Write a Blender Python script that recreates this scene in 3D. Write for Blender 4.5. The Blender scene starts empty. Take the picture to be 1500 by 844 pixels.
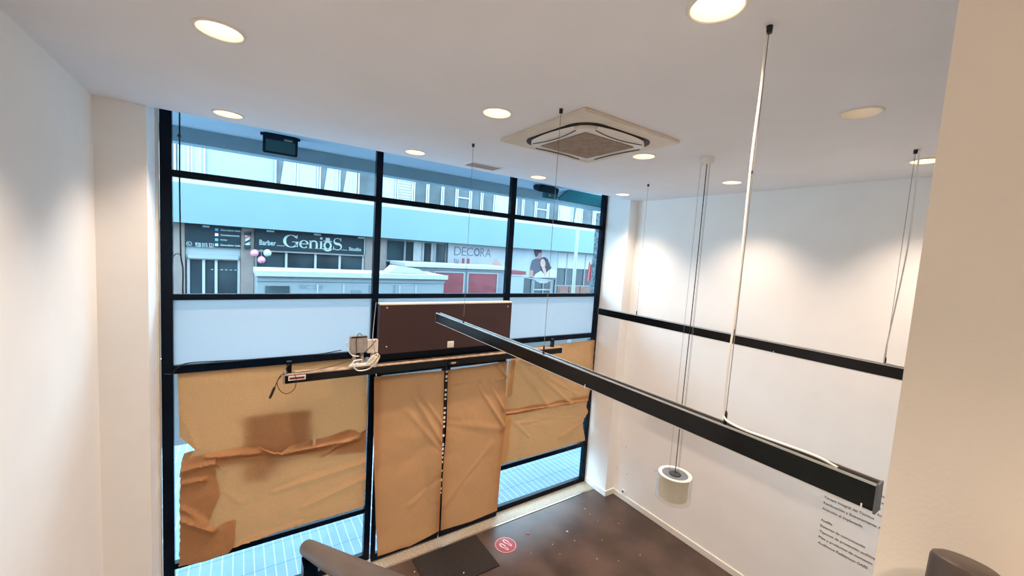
import bpy, bmesh, math, random
from mathutils import Vector, Matrix, noise
random.seed(7)
C = bpy.context.scene.collection
sc = bpy.context.scene
PI = math.pi
# ------------------------------------------------------------------ camera geometry (metres; X along the shop front, Y out to the street, Z up)
RM = ((0.82766888, -0.5575302, 0.06422069), (0.00598713, -0.10565298, -0.99438504), (0.5611848, 0.82340605, -0.08410768))
FPX = 588.018
CAM = (0.0, -4.5031, 3.6748)
H = 4.5748
def ray(u, v):
    a, b = (u - 750) / FPX, (v - 422) / FPX
    return [RM[0][i] * a + RM[1][i] * b + RM[2][i] for i in range(3)]
def on(axis, u, v, val):
    d = ray(u, v); t = (val - CAM[axis]) / d[axis]
    return Vector([CAM[i] + d[i] * t for i in range(3)])
def onX(u, v, x): return on(0, u, v, x)
def onY(u, v, y): return on(1, u, v, y)
def onZ(u, v, z): return on(2, u, v, z)

# ------------------------------------------------------------------ materials
def mat(name, col, rough=.6, metal=0., var=.06, scale=8., bump=0., bscale=60., spec=.5, col2=None, coat=0.):
    m = bpy.data.materials.new(name); m.use_nodes = True
    nt = m.node_tree; b = nt.nodes['Principled BSDF']
    b.inputs['Roughness'].default_value = rough; b.inputs['Metallic'].default_value = metal
    b.inputs['Specular IOR Level'].default_value = spec
    if coat: b.inputs['Coat Weight'].default_value = coat
    tc = nt.nodes.new('ShaderNodeTexCoord')
    n = nt.nodes.new('ShaderNodeTexNoise'); n.inputs['Scale'].default_value = scale; n.inputs['Detail'].default_value = 5
    nt.links.new(tc.outputs['Object'], n.inputs['Vector'])
    r = nt.nodes.new('ShaderNodeValToRGB')
    c2 = col2 or tuple(min(1, c * (1 + var)) for c in col)
    c1 = tuple(c * (1 - var) for c in col) if not col2 else col
    r.color_ramp.elements[0].position = .35; r.color_ramp.elements[1].position = .65
    r.color_ramp.elements[0].color = (*c1, 1); r.color_ramp.elements[1].color = (*c2, 1)
    nt.links.new(n.outputs['Fac'], r.inputs['Fac']); nt.links.new(r.outputs['Color'], b.inputs['Base Color'])
    if bump:
        n2 = nt.nodes.new('ShaderNodeTexNoise'); n2.inputs['Scale'].default_value = bscale; n2.inputs['Detail'].default_value = 6
        nt.links.new(tc.outputs['Object'], n2.inputs['Vector'])
        bp = nt.nodes.new('ShaderNodeBump'); bp.inputs['Strength'].default_value = bump; bp.inputs['Distance'].default_value = .01
        nt.links.new(n2.outputs['Fac'], bp.inputs['Height']); nt.links.new(bp.outputs['Normal'], b.inputs['Normal'])
    return m
def emit(name, col, s):
    m = bpy.data.materials.new(name); m.use_nodes = True; nt = m.node_tree
    nt.nodes.remove(nt.nodes['Principled BSDF'])
    e = nt.nodes.new('ShaderNodeEmission'); e.inputs['Color'].default_value = (*col, 1); e.inputs['Strength'].default_value = s
    nt.links.new(e.outputs[0], nt.nodes['Material Output'].inputs['Surface']); return m
def glass(name, tint, refl=1.0, rough=0.):
    m = bpy.data.materials.new(name); m.use_nodes = True; nt = m.node_tree
    nt.nodes.remove(nt.nodes['Principled BSDF'])
    t = nt.nodes.new('ShaderNodeBsdfTransparent'); t.inputs['Color'].default_value = (*tint, 1)
    g = nt.nodes.new('ShaderNodeBsdfGlossy'); g.inputs['Roughness'].default_value = rough
    f = nt.nodes.new('ShaderNodeFresnel'); f.inputs['IOR'].default_value = 1.45
    mu = nt.nodes.new('ShaderNodeMath'); mu.operation = 'MULTIPLY'; mu.inputs[1].default_value = refl
    mx = nt.nodes.new('ShaderNodeMixShader')
    ge = nt.nodes.new('ShaderNodeNewGeometry'); iv = nt.nodes.new('ShaderNodeMath'); iv.operation = 'SUBTRACT'; iv.inputs[0].default_value = 1.
    m2 = nt.nodes.new('ShaderNodeMath'); m2.operation = 'MULTIPLY'
    nt.links.new(ge.outputs['Backfacing'], iv.inputs[1]); nt.links.new(iv.outputs[0], m2.inputs[0]); nt.links.new(f.outputs[0], m2.inputs[1])
    nt.links.new(m2.outputs[0], mu.inputs[0]); nt.links.new(mu.outputs[0], mx.inputs['Fac'])
    nt.links.new(t.outputs[0], mx.inputs[1]); nt.links.new(g.outputs[0], mx.inputs[2])
    nt.links.new(mx.outputs[0], nt.nodes['Material Output'].inputs['Surface']); return m
def translucent(name, col, tcol, frac, rough=.8, var=.05, scale=20., fib=0.):
    m = bpy.data.materials.new(name); m.use_nodes = True; nt = m.node_tree
    nt.nodes.remove(nt.nodes['Principled BSDF'])
    tc = nt.nodes.new('ShaderNodeTexCoord')
    n = nt.nodes.new('ShaderNodeTexNoise'); n.inputs['Scale'].default_value = scale; n.inputs['Detail'].default_value = 8; n.inputs['Roughness'].default_value = .7
    nt.links.new(tc.outputs['Object'], n.inputs['Vector'])
    def ramp(c):
        r = nt.nodes.new('ShaderNodeValToRGB')
        r.color_ramp.elements[0].position = .3; r.color_ramp.elements[1].position = .7
        r.color_ramp.elements[0].color = (*[x * (1 - var) for x in c], 1); r.color_ramp.elements[1].color = (*[min(1, x * (1 + var)) for x in c], 1)
        nt.links.new(n.outputs['Fac'], r.inputs['Fac']); return r
    d = nt.nodes.new('ShaderNodeBsdfDiffuse'); nt.links.new(ramp(col).outputs[0], d.inputs['Color'])
    t = nt.nodes.new('ShaderNodeBsdfTranslucent'); nt.links.new(ramp(tcol).outputs[0], t.inputs['Color'])
    mx = nt.nodes.new('ShaderNodeMixShader'); mx.inputs['Fac'].default_value = frac
    nt.links.new(d.outputs[0], mx.inputs[1]); nt.links.new(t.outputs[0], mx.inputs[2])
    if fib:
        n2 = nt.nodes.new('ShaderNodeTexNoise'); n2.inputs['Scale'].default_value = 90; n2.inputs['Detail'].default_value = 4
        nt.links.new(tc.outputs['Object'], n2.inputs['Vector'])
        bp = nt.nodes.new('ShaderNodeBump'); bp.inputs['Strength'].default_value = fib; bp.inputs['Distance'].default_value = .004
        nt.links.new(n2.outputs['Fac'], bp.inputs['Height']); nt.links.new(bp.outputs['Normal'], d.inputs['Normal'])
    nt.links.new(mx.outputs[0], nt.nodes['Material Output'].inputs['Surface']); return m

M = {}
M['wall'] = mat('wall paint', (0.890, 0.880, 0.860), .7, var=.015, scale=3, bump=.08, bscale=120)
M['ceil'] = mat('daylight tinted ceiling', (0.860, 0.880, 0.920), .8, var=.015, scale=2, bump=.05, bscale=140)  # cool daylight bounce is put into this base tint
M['part'] = mat('partition paint', (0.800, 0.740, 0.675), .75, var=.02, scale=3, bump=.1, bscale=140)
M['frame'] = mat('black aluminium', (.0015, .006, .016), .22, var=.2, scale=4, spec=.12)
M['bar'] = mat('satin black metal', (.0015, .0015, .002), .2, var=.15, scale=3, spec=.32)
M['alu'] = mat('bare aluminium', (.62, .60, .57), .35, metal=.9, var=.05)
M['white'] = mat('white plastic', (.82, .80, .76), .45, var=.02)
M['refl'] = mat('downlight reflector', (0.860, 0.800, 0.690), .3, var=.01)
M['cream'] = mat('cream plastic', (.74, .67, .56), .5, var=.05)
M['grey'] = mat('grey plastic', (.36, .32, .30), .5, var=.12, scale=20)
M['black'] = mat('black rubber', (.008, .008, .009), .6, var=.2)
M['wire'] = mat('steel wire', (.25, .24, .23), .4, metal=.6, var=.1)
M['brown'] = mat('brown laminate', (0.040, 0.014, 0.014), .5, var=.14, scale=2.2, bump=.05)
M['dust'] = mat('dusty metal top', (.42, .30, .21), .85, var=.3, scale=14)
M['floor'] = mat('dark floor vinyl', (.042, .025, .019), .40, scale=2.6, bump=.12, bscale=40, col2=(.080, .049, .038))
M['mat'] = mat('coir mat', (0.014, 0.009, 0.007), .95, var=.3, scale=60, bump=.8, bscale=220)
M['granite'] = mat('granite sill', (.13, .105, .075), .55, scale=90, col2=(.46, .40, .31), bump=.1)
M['red'] = mat('red vinyl sticker', (.23, .014, .02), .4, var=.05)
M['pinkwhite'] = mat('pale print', (.80, .62, .60), .5, var=.02)
M['rail'] = mat('grey powder coated steel', (0.080, 0.062, 0.053), .42, metal=.25, var=.12, scale=5, spec=.5)
M['text'] = mat('grey wall lettering', (.05, .045, .04), .6, var=.02)
M['lamp'] = emit('lamp lens', (1., .80, .52), 9.)
M['lampdim'] = emit('dim lamp lens', (1., .80, .58), 1.1)  # weak emission added so the nearly dark downlight reads pale
M['glass'] = glass('window glass', (.86, .955, .995), .4)
M['clear'] = glass('clear shade glass', (.97, .95, .91), 1.6)
M['railglass'] = glass('balustrade glass', (.90, .97, .95), .8)
M['frost'] = translucent('frosted film', (.62, .68, .72), (.215, .285, .335), .6, var=.02, scale=1.4)
M['kraft'] = translucent('brown kraft paper', (.50, .262, .128), (.55, .25, .095), .24, var=.08, scale=55, fib=.3)
M['kraftdoor'] = translucent('brown kraft paper on doors', (.50, .262, .128), (.55, .25, .095), .12, var=.06, scale=55, fib=.25)
M['kraftlight'] = translucent('pale kraft tape', (.70, .40, .18), (.62, .32, .13), .25, var=.05, scale=40, fib=.2)
M['shade'] = translucent('opal shade', (0.900, 0.880, 0.830), (0.900, 0.880, 0.830), .5, var=.02)
M['film'] = mat('sticky tape', (.50, .36, .22), .25, var=.1)
M['grille'] = mat('dusty filter mesh', (.30, .225, .165), .9, scale=26, col2=(.40, .31, .235), bump=.6, bscale=180)
# street
M['soffit'] = mat('soffit render', (0.420, 0.500, 0.580), .8, var=.02)
M['beam'] = mat('beam render', (0.300, 0.410, 0.470), .8, var=.04)
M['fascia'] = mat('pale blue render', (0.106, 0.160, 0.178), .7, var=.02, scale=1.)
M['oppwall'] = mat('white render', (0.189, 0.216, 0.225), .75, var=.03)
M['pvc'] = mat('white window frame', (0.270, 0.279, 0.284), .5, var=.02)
M['pane'] = mat('dark shop glass', (0.018, 0.029, 0.036), .12, var=.5, scale=.8, spec=.6)
M['paneg'] = mat('grey window pane', (0.041, 0.056, 0.065), .15, var=.3, scale=1.5, spec=.6)
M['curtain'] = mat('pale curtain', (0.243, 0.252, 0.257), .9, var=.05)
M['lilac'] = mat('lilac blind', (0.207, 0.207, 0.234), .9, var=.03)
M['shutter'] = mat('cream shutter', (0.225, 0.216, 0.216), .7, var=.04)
M['pillar'] = mat('tan stone cladding', (0.150, 0.125, 0.118), .7, var=.08, scale=6)
M['sign'] = mat('slate sign board', (0.011, 0.020, 0.027), .5, var=.06)
M['letter'] = mat('pale letters', (0.252, 0.306, 0.302), .5, var=.02)
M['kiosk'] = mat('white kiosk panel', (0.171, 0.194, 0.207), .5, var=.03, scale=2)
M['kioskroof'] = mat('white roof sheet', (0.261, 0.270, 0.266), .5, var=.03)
M['kioskred'] = mat('dull red panel', (0.135, 0.038, 0.045), .5, var=.15, scale=2)
M['greysteel'] = mat('grey steel', (0.120, 0.135, 0.155), .5, var=.06)
M['poster'] = mat('poster backdrop', (0.180, 0.203, 0.234), .5, var=.10, scale=1.6)
M['decora'] = mat('pale billboard', (0.207, 0.211, 0.230), .5, var=.07, scale=1.2)
M['ink'] = mat('dark ink', (.06, .075, .10), .5, var=.03)
M['redink'] = mat('dull red ink', (0.140, 0.045, 0.055), .5, var=.03)
M['skin'] = mat('printed skin tone', (0.250, 0.160, 0.140), .5, var=.06)
M['skin2'] = mat('printed arm tone', (0.200, 0.115, 0.105), .5, var=.06)
M['hairp'] = mat('printed dark hair', (.022, .022, .032), .5, var=.1)
M['shirt'] = mat('printed charcoal shirt', (.045, .048, .065), .5, var=.1)
M['wshirt'] = mat('printed white blouse', (0.252, 0.261, 0.270), .5, var=.04)
M['wood'] = mat('red brown wood', (0.130, 0.075, 0.065), .6, var=.15, scale=5)
M['pink'] = mat('pink balloon', (0.450, 0.170, 0.250), .3, var=.05)
M['mint'] = mat('mint balloon', (0.280, 0.380, 0.380), .3, var=.05)
M['teal'] = mat('teal awning canvas', (0.016, 0.095, 0.115), .8, var=.08)
M['flood'] = mat('navy floodlight housing', (0.004, 0.014, 0.030), .4, var=.1)
M['floodglass'] = mat('floodlight glass', (0.040, 0.100, 0.120), .15, var=.05)
M['blueink'] = mat('bright blue print', (0.030, 0.150, 0.380), .5, var=.02)
M['tealink'] = mat('teal print', (0.015, 0.220, 0.250), .5, var=.02)
M['road'] = mat('asphalt', (0.070, 0.070, 0.073), .9, var=.15, scale=30, bump=.2)
M['stone'] = mat('speckled stone cladding', (.035, .05, .06), .7, scale=22, col2=(.13, .17, .19))
M['ventslat'] = mat('vent slat', (.50, .42, .38), .6, var=.03)

for k in ('soffit', 'beam', 'fascia', 'oppwall', 'pvc', 'curtain', 'lilac', 'shutter', 'pillar', 'sign', 'letter', 'kiosk', 'kioskroof', 'kioskred', 'greysteel', 'poster', 'decora', 'ink', 'redink', 'skin', 'skin2', 'hairp', 'shirt', 'wshirt', 'wood', 'teal', 'flood', 'road', 'stone'):
    M[k].node_tree.nodes['Principled BSDF'].inputs['Specular IOR Level'].default_value = .08
for k in ('pane', 'paneg', 'floodglass'): M[k].node_tree.nodes['Principled BSDF'].inputs['Specular IOR Level'].default_value = .2
def pavement():
    m = mat('grooved paving', (.15, .225, .305), .75, var=.06, scale=5)
    nt = m.node_tree; b = nt.nodes['Principled BSDF']
    tc = nt.nodes.new('ShaderNodeTexCoord'); sp = nt.nodes.new('ShaderNodeSeparateXYZ'); nt.links.new(tc.outputs['Object'], sp.inputs[0])
    def line(out, pitch, off, w):
        a = nt.nodes.new('ShaderNodeMath'); a.operation = 'ADD'; a.inputs[1].default_value = 50 * pitch - off
        d = nt.nodes.new('ShaderNodeMath'); d.operation = 'DIVIDE'; d.inputs[1].default_value = pitch
        f = nt.nodes.new('ShaderNodeMath'); f.operation = 'FRACT'; l = nt.nodes.new('ShaderNodeMath'); l.operation = 'LESS_THAN'; l.inputs[1].default_value = w / pitch
        nt.links.new(out, a.inputs[0]); nt.links.new(a.outputs[0], d.inputs[0]); nt.links.new(d.outputs[0], f.inputs[0]); nt.links.new(f.outputs[0], l.inputs[0]); return l.outputs[0]
    src = b.inputs['Base Color'].links[0].from_socket
    m1 = nt.nodes.new('ShaderNodeMixRGB'); m1.inputs['Color2'].default_value = (.36, .44, .49, 1)
    nt.links.new(line(sp.outputs['X'], .1, .05, .010), m1.inputs['Fac']); nt.links.new(src, m1.inputs['Color1'])
    m2 = nt.nodes.new('ShaderNodeMixRGB'); m2.inputs['Color2'].default_value = (.08, .11, .13, 1)
    nt.links.new(line(sp.outputs['Y'], .385, .595, .009), m2.inputs['Fac']); nt.links.new(m1.outputs[0], m2.inputs['Color1'])
    nt.links.new(m2.outputs[0], b.inputs['Base Color']); return m
M['pave'] = pavement()

# ------------------------------------------------------------------ object helpers
WL = {}
def setp(o, label=None, cat=None, group=None, kind=None):
    if label: o['label'] = label
    if cat: o['category'] = cat
    if group: o['group'] = group
    if kind: o['kind'] = kind
    return o
def thing(name, label, cat, loc=(0, 0, 0), group=None, kind=None):
    o = bpy.data.objects.new(name, None); C.objects.link(o); o.location = loc; o.empty_display_size = .1
    WL[o] = Vector(loc); return setp(o, label, cat, group, kind)
class MB:
    def __init__(s): s.b = bmesh.new()
    def box(s, x0, x1, y0, y1, z0, z1, rot=None, piv=None):
        vs = [s.b.verts.new((x, y, z)) for x in (x0, x1) for y in (y0, y1) for z in (z0, z1)]
        for f in ((0, 1, 3, 2), (4, 6, 7, 5), (0, 4, 5, 1), (2, 3, 7, 6), (0, 2, 6, 4), (1, 5, 7, 3)): s.b.faces.new([vs[i] for i in f])
        if rot is not None: bmesh.ops.rotate(s.b, verts=vs, cent=piv or ((x0 + x1) / 2, (y0 + y1) / 2, (z0 + z1) / 2), matrix=rot)
        return s
    def tube(s, pts, r, n=8, cap=True):
        pts = [Vector(p) for p in pts]; rings = []
        up = Vector((.13, .31, .94)); 
        for i, p in enumerate(pts):
            d = (pts[min(i + 1, len(pts) - 1)] - pts[max(i - 1, 0)]).normalized()
            if i == 0:
                a = d.cross(up if abs(d.dot(up)) < .95 else Vector((1, 0, 0))).normalized()
            else:
                a = (a - d * a.dot(d)).normalized()
            bb = d.cross(a)
            rr = r[i] if isinstance(r, (list, tuple)) else r
            rings.append([s.b.verts.new(p + (a * math.cos(2 * PI * k / n) + bb * math.sin(2 * PI * k / n)) * rr) for k in range(n)])
        for i in range(len(rings) - 1):
            for k in range(n): s.b.faces.new([rings[i][k], rings[i][(k + 1) % n], rings[i + 1][(k + 1) % n], rings[i + 1][k]])
        if cap:
            s.b.faces.new(rings[0][::-1]); s.b.faces.new(rings[-1])
        return s
    def lathe(s, prof, c=(0, 0, 0), n=32, axis='z', closed=False):
        rings = []
        for r, h in prof:
            ring = []
            for k in range(n):
                a = 2 * PI * k / n; p = (r * math.cos(a), r * math.sin(a), h)
                if axis == 'y': p = (p[0], p[2], p[1])
                if axis == 'x': p = (p[2], p[0], p[1])
                ring.append(s.b.verts.new(Vector(c) + Vector(p)))
            rings.append(ring)
        m = len(rings)
        for i in range(m if closed else m - 1):
            q = rings[(i + 1) % m]
            for k in range(n): s.b.faces.new([rings[i][k], rings[i][(k + 1) % n], q[(k + 1) % n], q[k]])
        if not closed:
            if prof[0][0] > 1e-5: s.cap(rings[0])
            if prof[-1][0] > 1e-5: s.cap(rings[-1])
        return s
    def cap(s, ring): s.b.faces.new(ring)
    def ringonly(s, prof, c, n=32):     # open lathe, no caps
        rings = [[s.b.verts.new(Vector(c) + Vector((r * math.cos(2 * PI * k / n), r * math.sin(2 * PI * k / n), h))) for k in range(n)] for r, h in prof]
        for i in range(len(rings) - 1):
            for k in range(n): s.b.faces.new([rings[i][k], rings[i][(k + 1) % n], rings[i + 1][(k + 1) % n], rings[i + 1][k]])
        return s
    def prism(s, poly, y0, y1, plane='xz'):
        def P(p, h):
            return {'xz': (p[0], h, p[1]), 'xy': (p[0], p[1], h), 'yz': (h, p[0], p[1])}[plane]
        a = [s.b.verts.new(P(p, y0)) for p in poly]; b = [s.b.verts.new(P(p, y1)) for p in poly]; n = len(poly)
        s.b.faces.new(a[::-1]); s.b.faces.new(b)
        for i in range(n): s.b.faces.new([a[i], a[(i + 1) % n], b[(i + 1) % n], b[i]])
        return s
    def ell(s, c, r, nu=16, nv=10):
        vs = bmesh.ops.create_uvsphere(s.b, u_segments=nu, v_segments=nv, radius=1)['verts']
        for v in vs: v.co = Vector((v.co.x * r[0], v.co.y * r[1], v.co.z * r[2])) + Vector(c)
        return s
    def grid(s, P, n, m, closed=False):
        g = [[s.b.verts.new(P(i / n, j / m)) for j in range(m + 1)] for i in range(n + 1)]
        for i in range(n):
            for j in range(m): s.b.faces.new([g[i][j], g[i + 1][j], g[i + 1][j + 1], g[i][j + 1]])
        return s
    def build(s, name, m, parent=None, smooth=False, bevel=0., recalc=True, **k):
        if recalc: bmesh.ops.recalc_face_normals(s.b, faces=s.b.faces)
        if bevel:
            bmesh.ops.bevel(s.b, geom=[e for e in s.b.edges if e.is_manifold and e.calc_face_angle(0) > .6], offset=bevel, segments=2, affect='EDGES', clamp_overlap=True)
        org = WL[parent] if parent else None
        if org is None:
            xs = [v.co for v in s.b.verts]
            org = Vector((sum(v.x for v in xs) / len(xs), sum(v.y for v in xs) / len(xs), min(v.z for v in xs)))
        bmesh.ops.translate(s.b, verts=s.b.verts, vec=-org)
        me = bpy.data.meshes.new(name); s.b.to_mesh(me); s.b.free()
        if smooth:
            for p in me.polygons: p.use_smooth = True
            try: me.set_sharp_from_angle(angle=math.radians(40))
            except Exception: pass
        me.materials.append(M[m] if isinstance(m, str) else m)
        o = bpy.data.objects.new(name, me); C.objects.link(o)
        if parent: o.parent = parent
        else: o.location = org
        WL[o] = org
        return setp(o, **k)
def bx(*a): return MB().box(*a)
def spline(pts, n=10):
    pts = [Vector(p) for p in pts]; out = []
    P = [pts[0] * 2 - pts[1]] + pts + [pts[-1] * 2 - pts[-2]]
    for i in range(1, len(P) - 2):
        for k in range(n):
            t = k / n
            out.append(.5 * ((2 * P[i]) + (-P[i - 1] + P[i + 1]) * t + (2 * P[i - 1] - 5 * P[i] + 4 * P[i + 1] - P[i + 2]) * t * t + (-P[i - 1] + 3 * P[i] - 3 * P[i + 1] + P[i + 2]) * t ** 3))
    out.append(pts[-1]); return out
def text_mesh(body, w=None, h=None, extrude=.003, bold=0., scale=None):
    cu = bpy.data.curves.new('t', 'FONT'); cu.body = body; cu.size = 1; cu.extrude = 0.001; cu.offset = bold; cu.resolution_u = 3
    ob = bpy.data.objects.new('t', cu); C.objects.link(ob)
    bpy.context.view_layer.update()
    me = bpy.data.meshes.new_from_object(ob.evaluated_get(bpy.context.evaluated_depsgraph_get()))
    bpy.data.objects.remove(ob); bpy.data.curves.remove(cu)
    xs = [v.co.x for v in me.vertices]; ys = [v.co.y for v in me.vertices]
    x0, x1, y0, y1 = min(xs), max(xs), min(ys), max(ys)
    sx = w / (x1 - x0) if w else None; sy = h / (y1 - y0) if h else None
    sx = sx or sy; sy = sy or sx
    if scale: sx = sy = scale
    for v in me.vertices: v.co = Vector(((v.co.x - x0) * sx, (v.co.y - (0 if not h else y0)) * sy, (v.co.z / .001) * extrude))
    return me
def put_text(name, body, m, parent, origin, facing='-y', w=None, h=None, extrude=.003, bold=0., scale=None):
    me = text_mesh(body, w, h, extrude, bold, scale); org = WL[parent]
    for v in me.vertices:
        x, y, z = v.co
        p = Vector((x, -z, y)) if facing == '-y' else Vector((-z, -x, y))
        v.co = p + Vector(origin) - org
    me.materials.append(M[m]); me.name = name
    o = bpy.data.objects.new(name, me); C.objects.link(o); o.parent = parent; WL[o] = org; return o

# ================================================================== SETTING: the room
XL, XR, YP, XA, XB = -.849, 4.932, -.481, -.571, 4.749
YB, XP, YE = -6.6, 1.0, -4.315
LX, LY = (-.08, 1.365, 2.835, 4.275), (-.735, -2.2, -3.65, -5.1)
lights = [(x, y) for y in LY for x in LX if not (y < -4.3 and x > .9)]
mb = MB()
mb.box(XL - .4, XR + .4, YB - .2, .06, -.25, 0)
mb.build('floor', 'floor', kind='structure', label='dark brown vinyl shop floor', cat='floor')
# ceiling: soffit with round holes for the downlights, closed above
mb = MB()
gx = [XL - .02, .62, 2.1, 3.55, XR + .02]; gy = [YP - .0, -1.47, -2.92, YE + .0, YB - .02]
def hole_cell(b, x0, x1, y0, y1, c, r, n=40):
    A = [2 * PI * k / n for k in range(n)] + [math.atan2(y - c[1], x - c[0]) % (2 * PI) for x in (x0, x1) for y in (y0, y1)]
    A = sorted(set(round(a, 6) for a in A)); inn, out, up = [], [], []
    for a in A:
        dx, dy = math.cos(a), math.sin(a)
        t = min([((x1 if dx > 0 else x0) - c[0]) / dx if abs(dx) > 1e-6 else 1e9, ((y1 if dy > 0 else y0) - c[1]) / dy if abs(dy) > 1e-6 else 1e9])
        inn.append(b.verts.new((c[0] + dx * r, c[1] + dy * r, H))); up.append(b.verts.new((c[0] + dx * r, c[1] + dy * r, H + .04)))
        out.append(b.verts.new((c[0] + dx * t, c[1] + dy * t, H)))
    for i in range(len(A)):
        j = (i + 1) % len(A)
        b.faces.new([inn[i], out[i], out[j], inn[j]]); b.faces.new([inn[i], inn[j], up[j], up[i]])
for i in range(4):
    for j in range(4):
        x0, x1, y1, y0 = gx[i], gx[i + 1], gy[j], gy[j + 1]
        c = [l for l in lights if x0 < l[0] < x1 and y0 < l[1] < y1]
        if c: hole_cell(mb.b, x0, x1, y0, y1, c[0], .089)
        else: mb.b.faces.new([mb.b.verts.new(p) for p in ((x0, y0, H), (x1, y0, H), (x1, y1, H), (x0, y1, H))])
mb.box(XL - .2, XR + .2, YB - .2, YP, H + .16, H + .3)
mb.box(XL - .2, XR + .2, YP - .012, YP, H + .0005, H + .45)          # front edge of the dropped ceiling
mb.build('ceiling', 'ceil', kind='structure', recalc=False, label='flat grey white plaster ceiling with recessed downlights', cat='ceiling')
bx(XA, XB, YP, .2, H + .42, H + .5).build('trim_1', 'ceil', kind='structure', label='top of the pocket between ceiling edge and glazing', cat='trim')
bx(XL - .2, XL, YB, .2, 0, H + .5).build('wall_left', 'wall', kind='structure', label='plain white left wall', cat='wall')
bx(XL, XA, YP, .034, 0, H + .5).build('wall_front_left', 'wall', kind='structure', label='white pilaster between the left wall and the glazing', cat='wall')
bx(XB, XR, YP, .034, 0, H + .5).build('wall_front_right', 'wall', kind='structure', label='narrow white pilaster between the glazing and the right wall', cat='wall')
bx(XR, XR + .2, YE - .2, .2, 0, H + .5).build('wall_right', 'wall', kind='structure', label='long white right wall with lettering', cat='wall')
bx(XP, XR, YB, YE, 0, H + .1).build('wall_partition', 'part', kind='structure', label='beige partition wall at the right edge beside the stairs', cat='wall')
bx(XL - .2, XP, YB - .2, YB, 0, H + .5).build('wall_back', 'wall', kind='structure', label='back wall behind the stairs', cat='wall')
mb = bx(XR - .014, XR, YE, YP, 0, .085); mb.build('baseboard_right', 'white', bevel=.003, kind='structure', label='white baseboard along the right wall', cat='baseboard')
mb = bx(XB - .012, XR, YP - .014, YP, 0, .085).box(XB - .012, XB, YP, -.05, 0, .085)
mb.build('baseboard_front', 'white', kind='structure', label='white baseboard around the right pilaster', cat='baseboard')
bx(XA, XB - .013, -.245, -.03, 0, .012).build('trim_2', 'granite', kind='structure', bevel=.002, label='speckled granite sill strip inside the glazing', cat='trim')
bx(XA, XB - .013, -.262, -.247, 0, .010).build('trim_3', 'alu', kind='structure', label='pale metal edging between granite sill and floor', cat='trim')
bx(XA - .0, XA + .012, -.14, -.035, 0, H + .3).build('trim_4', 'cream', kind='structure', label='slim cream jamb strip beside the left frame', cat='trim')

bx(XL, XP, YB, -4.36, 1.95, 2.1).build('bounce_landing', 'cream', kind='structure', label='unseen pale landing added under the camera to bounce light', cat='landing')  # added pale slab, out of view, bounces lamp light onto ceiling and walls
# ---------------- glazing frame
X0, X1, X2, X3 = -.508, 1.238, 2.985, 4.715
hw = .034
tr = thing('trim_5', 'dark navy black aluminium frame of the shop front', 'frame', (2.1, 0, 0), kind='structure')
for k, (a, b) in enumerate(((XA + .014, -.478), (X1 - hw, X1 + hw), (X2 - hw - .004, X2 + hw + .004), (4.672, XB - .001))):
    bx(a, b, -.035, .035, 0, H + .42).build('mullion', 'frame', tr, bevel=.004)
bays = ((-.478, X1 - hw), (X1 + hw, X2 - hw - .004), (X2 + hw + .004, 4.672))
for i, (a, b) in enumerate(bays):
    rails = [(4.143, 4.2), (3.09, 3.142), (2.436, 2.507)]
    if i == 0: rails += [(.60, .655), (.012, .085)]
    if i == 2: rails += [(.625, .695), (.012, .085)]
    for z0, z1 in rails: bx(a, b, -.03, .032, z0, z1).build('transom', 'frame', tr, bevel=.003)
def window(n, label, a, b, segs):
    w = thing('window_%d' % n, label, 'window', ((a + b) / 2, .02, 0), kind='structure')
    for z0, z1, m in segs:
        if m == 'glass': bx(a - .006, b + .006, .012, .020, z0 - .006, z1 + .006).build('glass_pane', 'glass', w)
        else: MB().grid(lambda s, t: Vector((a - .004 + (b - a + .008) * s, .016, z0 - .004 + (z1 - z0 + .008) * t)), 2, 2).build('frosted_pane', 'frost', w, label='frosted pane')
    return w
window(1, 'tall left bay of the shop window with frosted band', bays[0][0], bays[0][1], [(4.2, H + .42, 'glass'), (3.142, 4.143, 'glass'), (2.507, 3.09, 'frost'), (.655, 2.436, 'glass'), (.085, .60, 'glass')])
window(2, 'middle bay of the shop window above the doors', bays[1][0], bays[1][1], [(4.2, H + .42, 'glass'), (3.142, 4.143, 'glass'), (2.507, 3.09, 'frost')])
window(3, 'right bay of the shop window with frosted band', bays[2][0], bays[2][1], [(4.2, H + .42, 'glass'), (3.142, 4.143, 'glass'), (2.507, 3.09, 'frost'), (.695, 2.436, 'glass'), (.085, .625, 'glass')])
# ---------------- sliding door: two leaves
def leaf(n, label, a, b):
    d = thing('door_%d' % n, label, 'door', ((a + b) / 2, -.075, .02), kind='structure')
    m = MB(); m.box(a, a + .045, -.1, -.055, .025, 2.29).box(b - .045, b, -.1, -.055, .025, 2.29)
    m.box(a + .045, b - .045, -.1, -.055, .025, .105).box(a + .045, b - .045, -.1, -.055, 2.23, 2.29)
    m.build('door_frame', 'frame', d, bevel=.003)
    bx(a + .04, b - .04, -.08, -.074, .10, 2.235).build('glass_pane', 'glass', d)
    return d
leaf(1, 'left leaf of the sliding glass door covered in brown paper', 1.275, 2.104)
d2 = leaf(2, 'right leaf of the sliding glass door covered in brown paper', 2.118, 2.985)
# edge seal strip with white and black marks seen in the gap between the leaves
mb = MB()
for k in range(28):
    z = 2.2 - k * .058
    if k % 2 == 0 or random.random() < .25: mb.box(2.098, 2.122, -.108, -.1005, z - random.uniform(.02, .038), z)
mb.build('edge_seal_tape', 'white', d2, label='white dashed strip on the door edge')
bx(2.1005, 2.1205, -.1045, -.1, .12, 2.21).build('edge_seal', 'black', d2)

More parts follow.
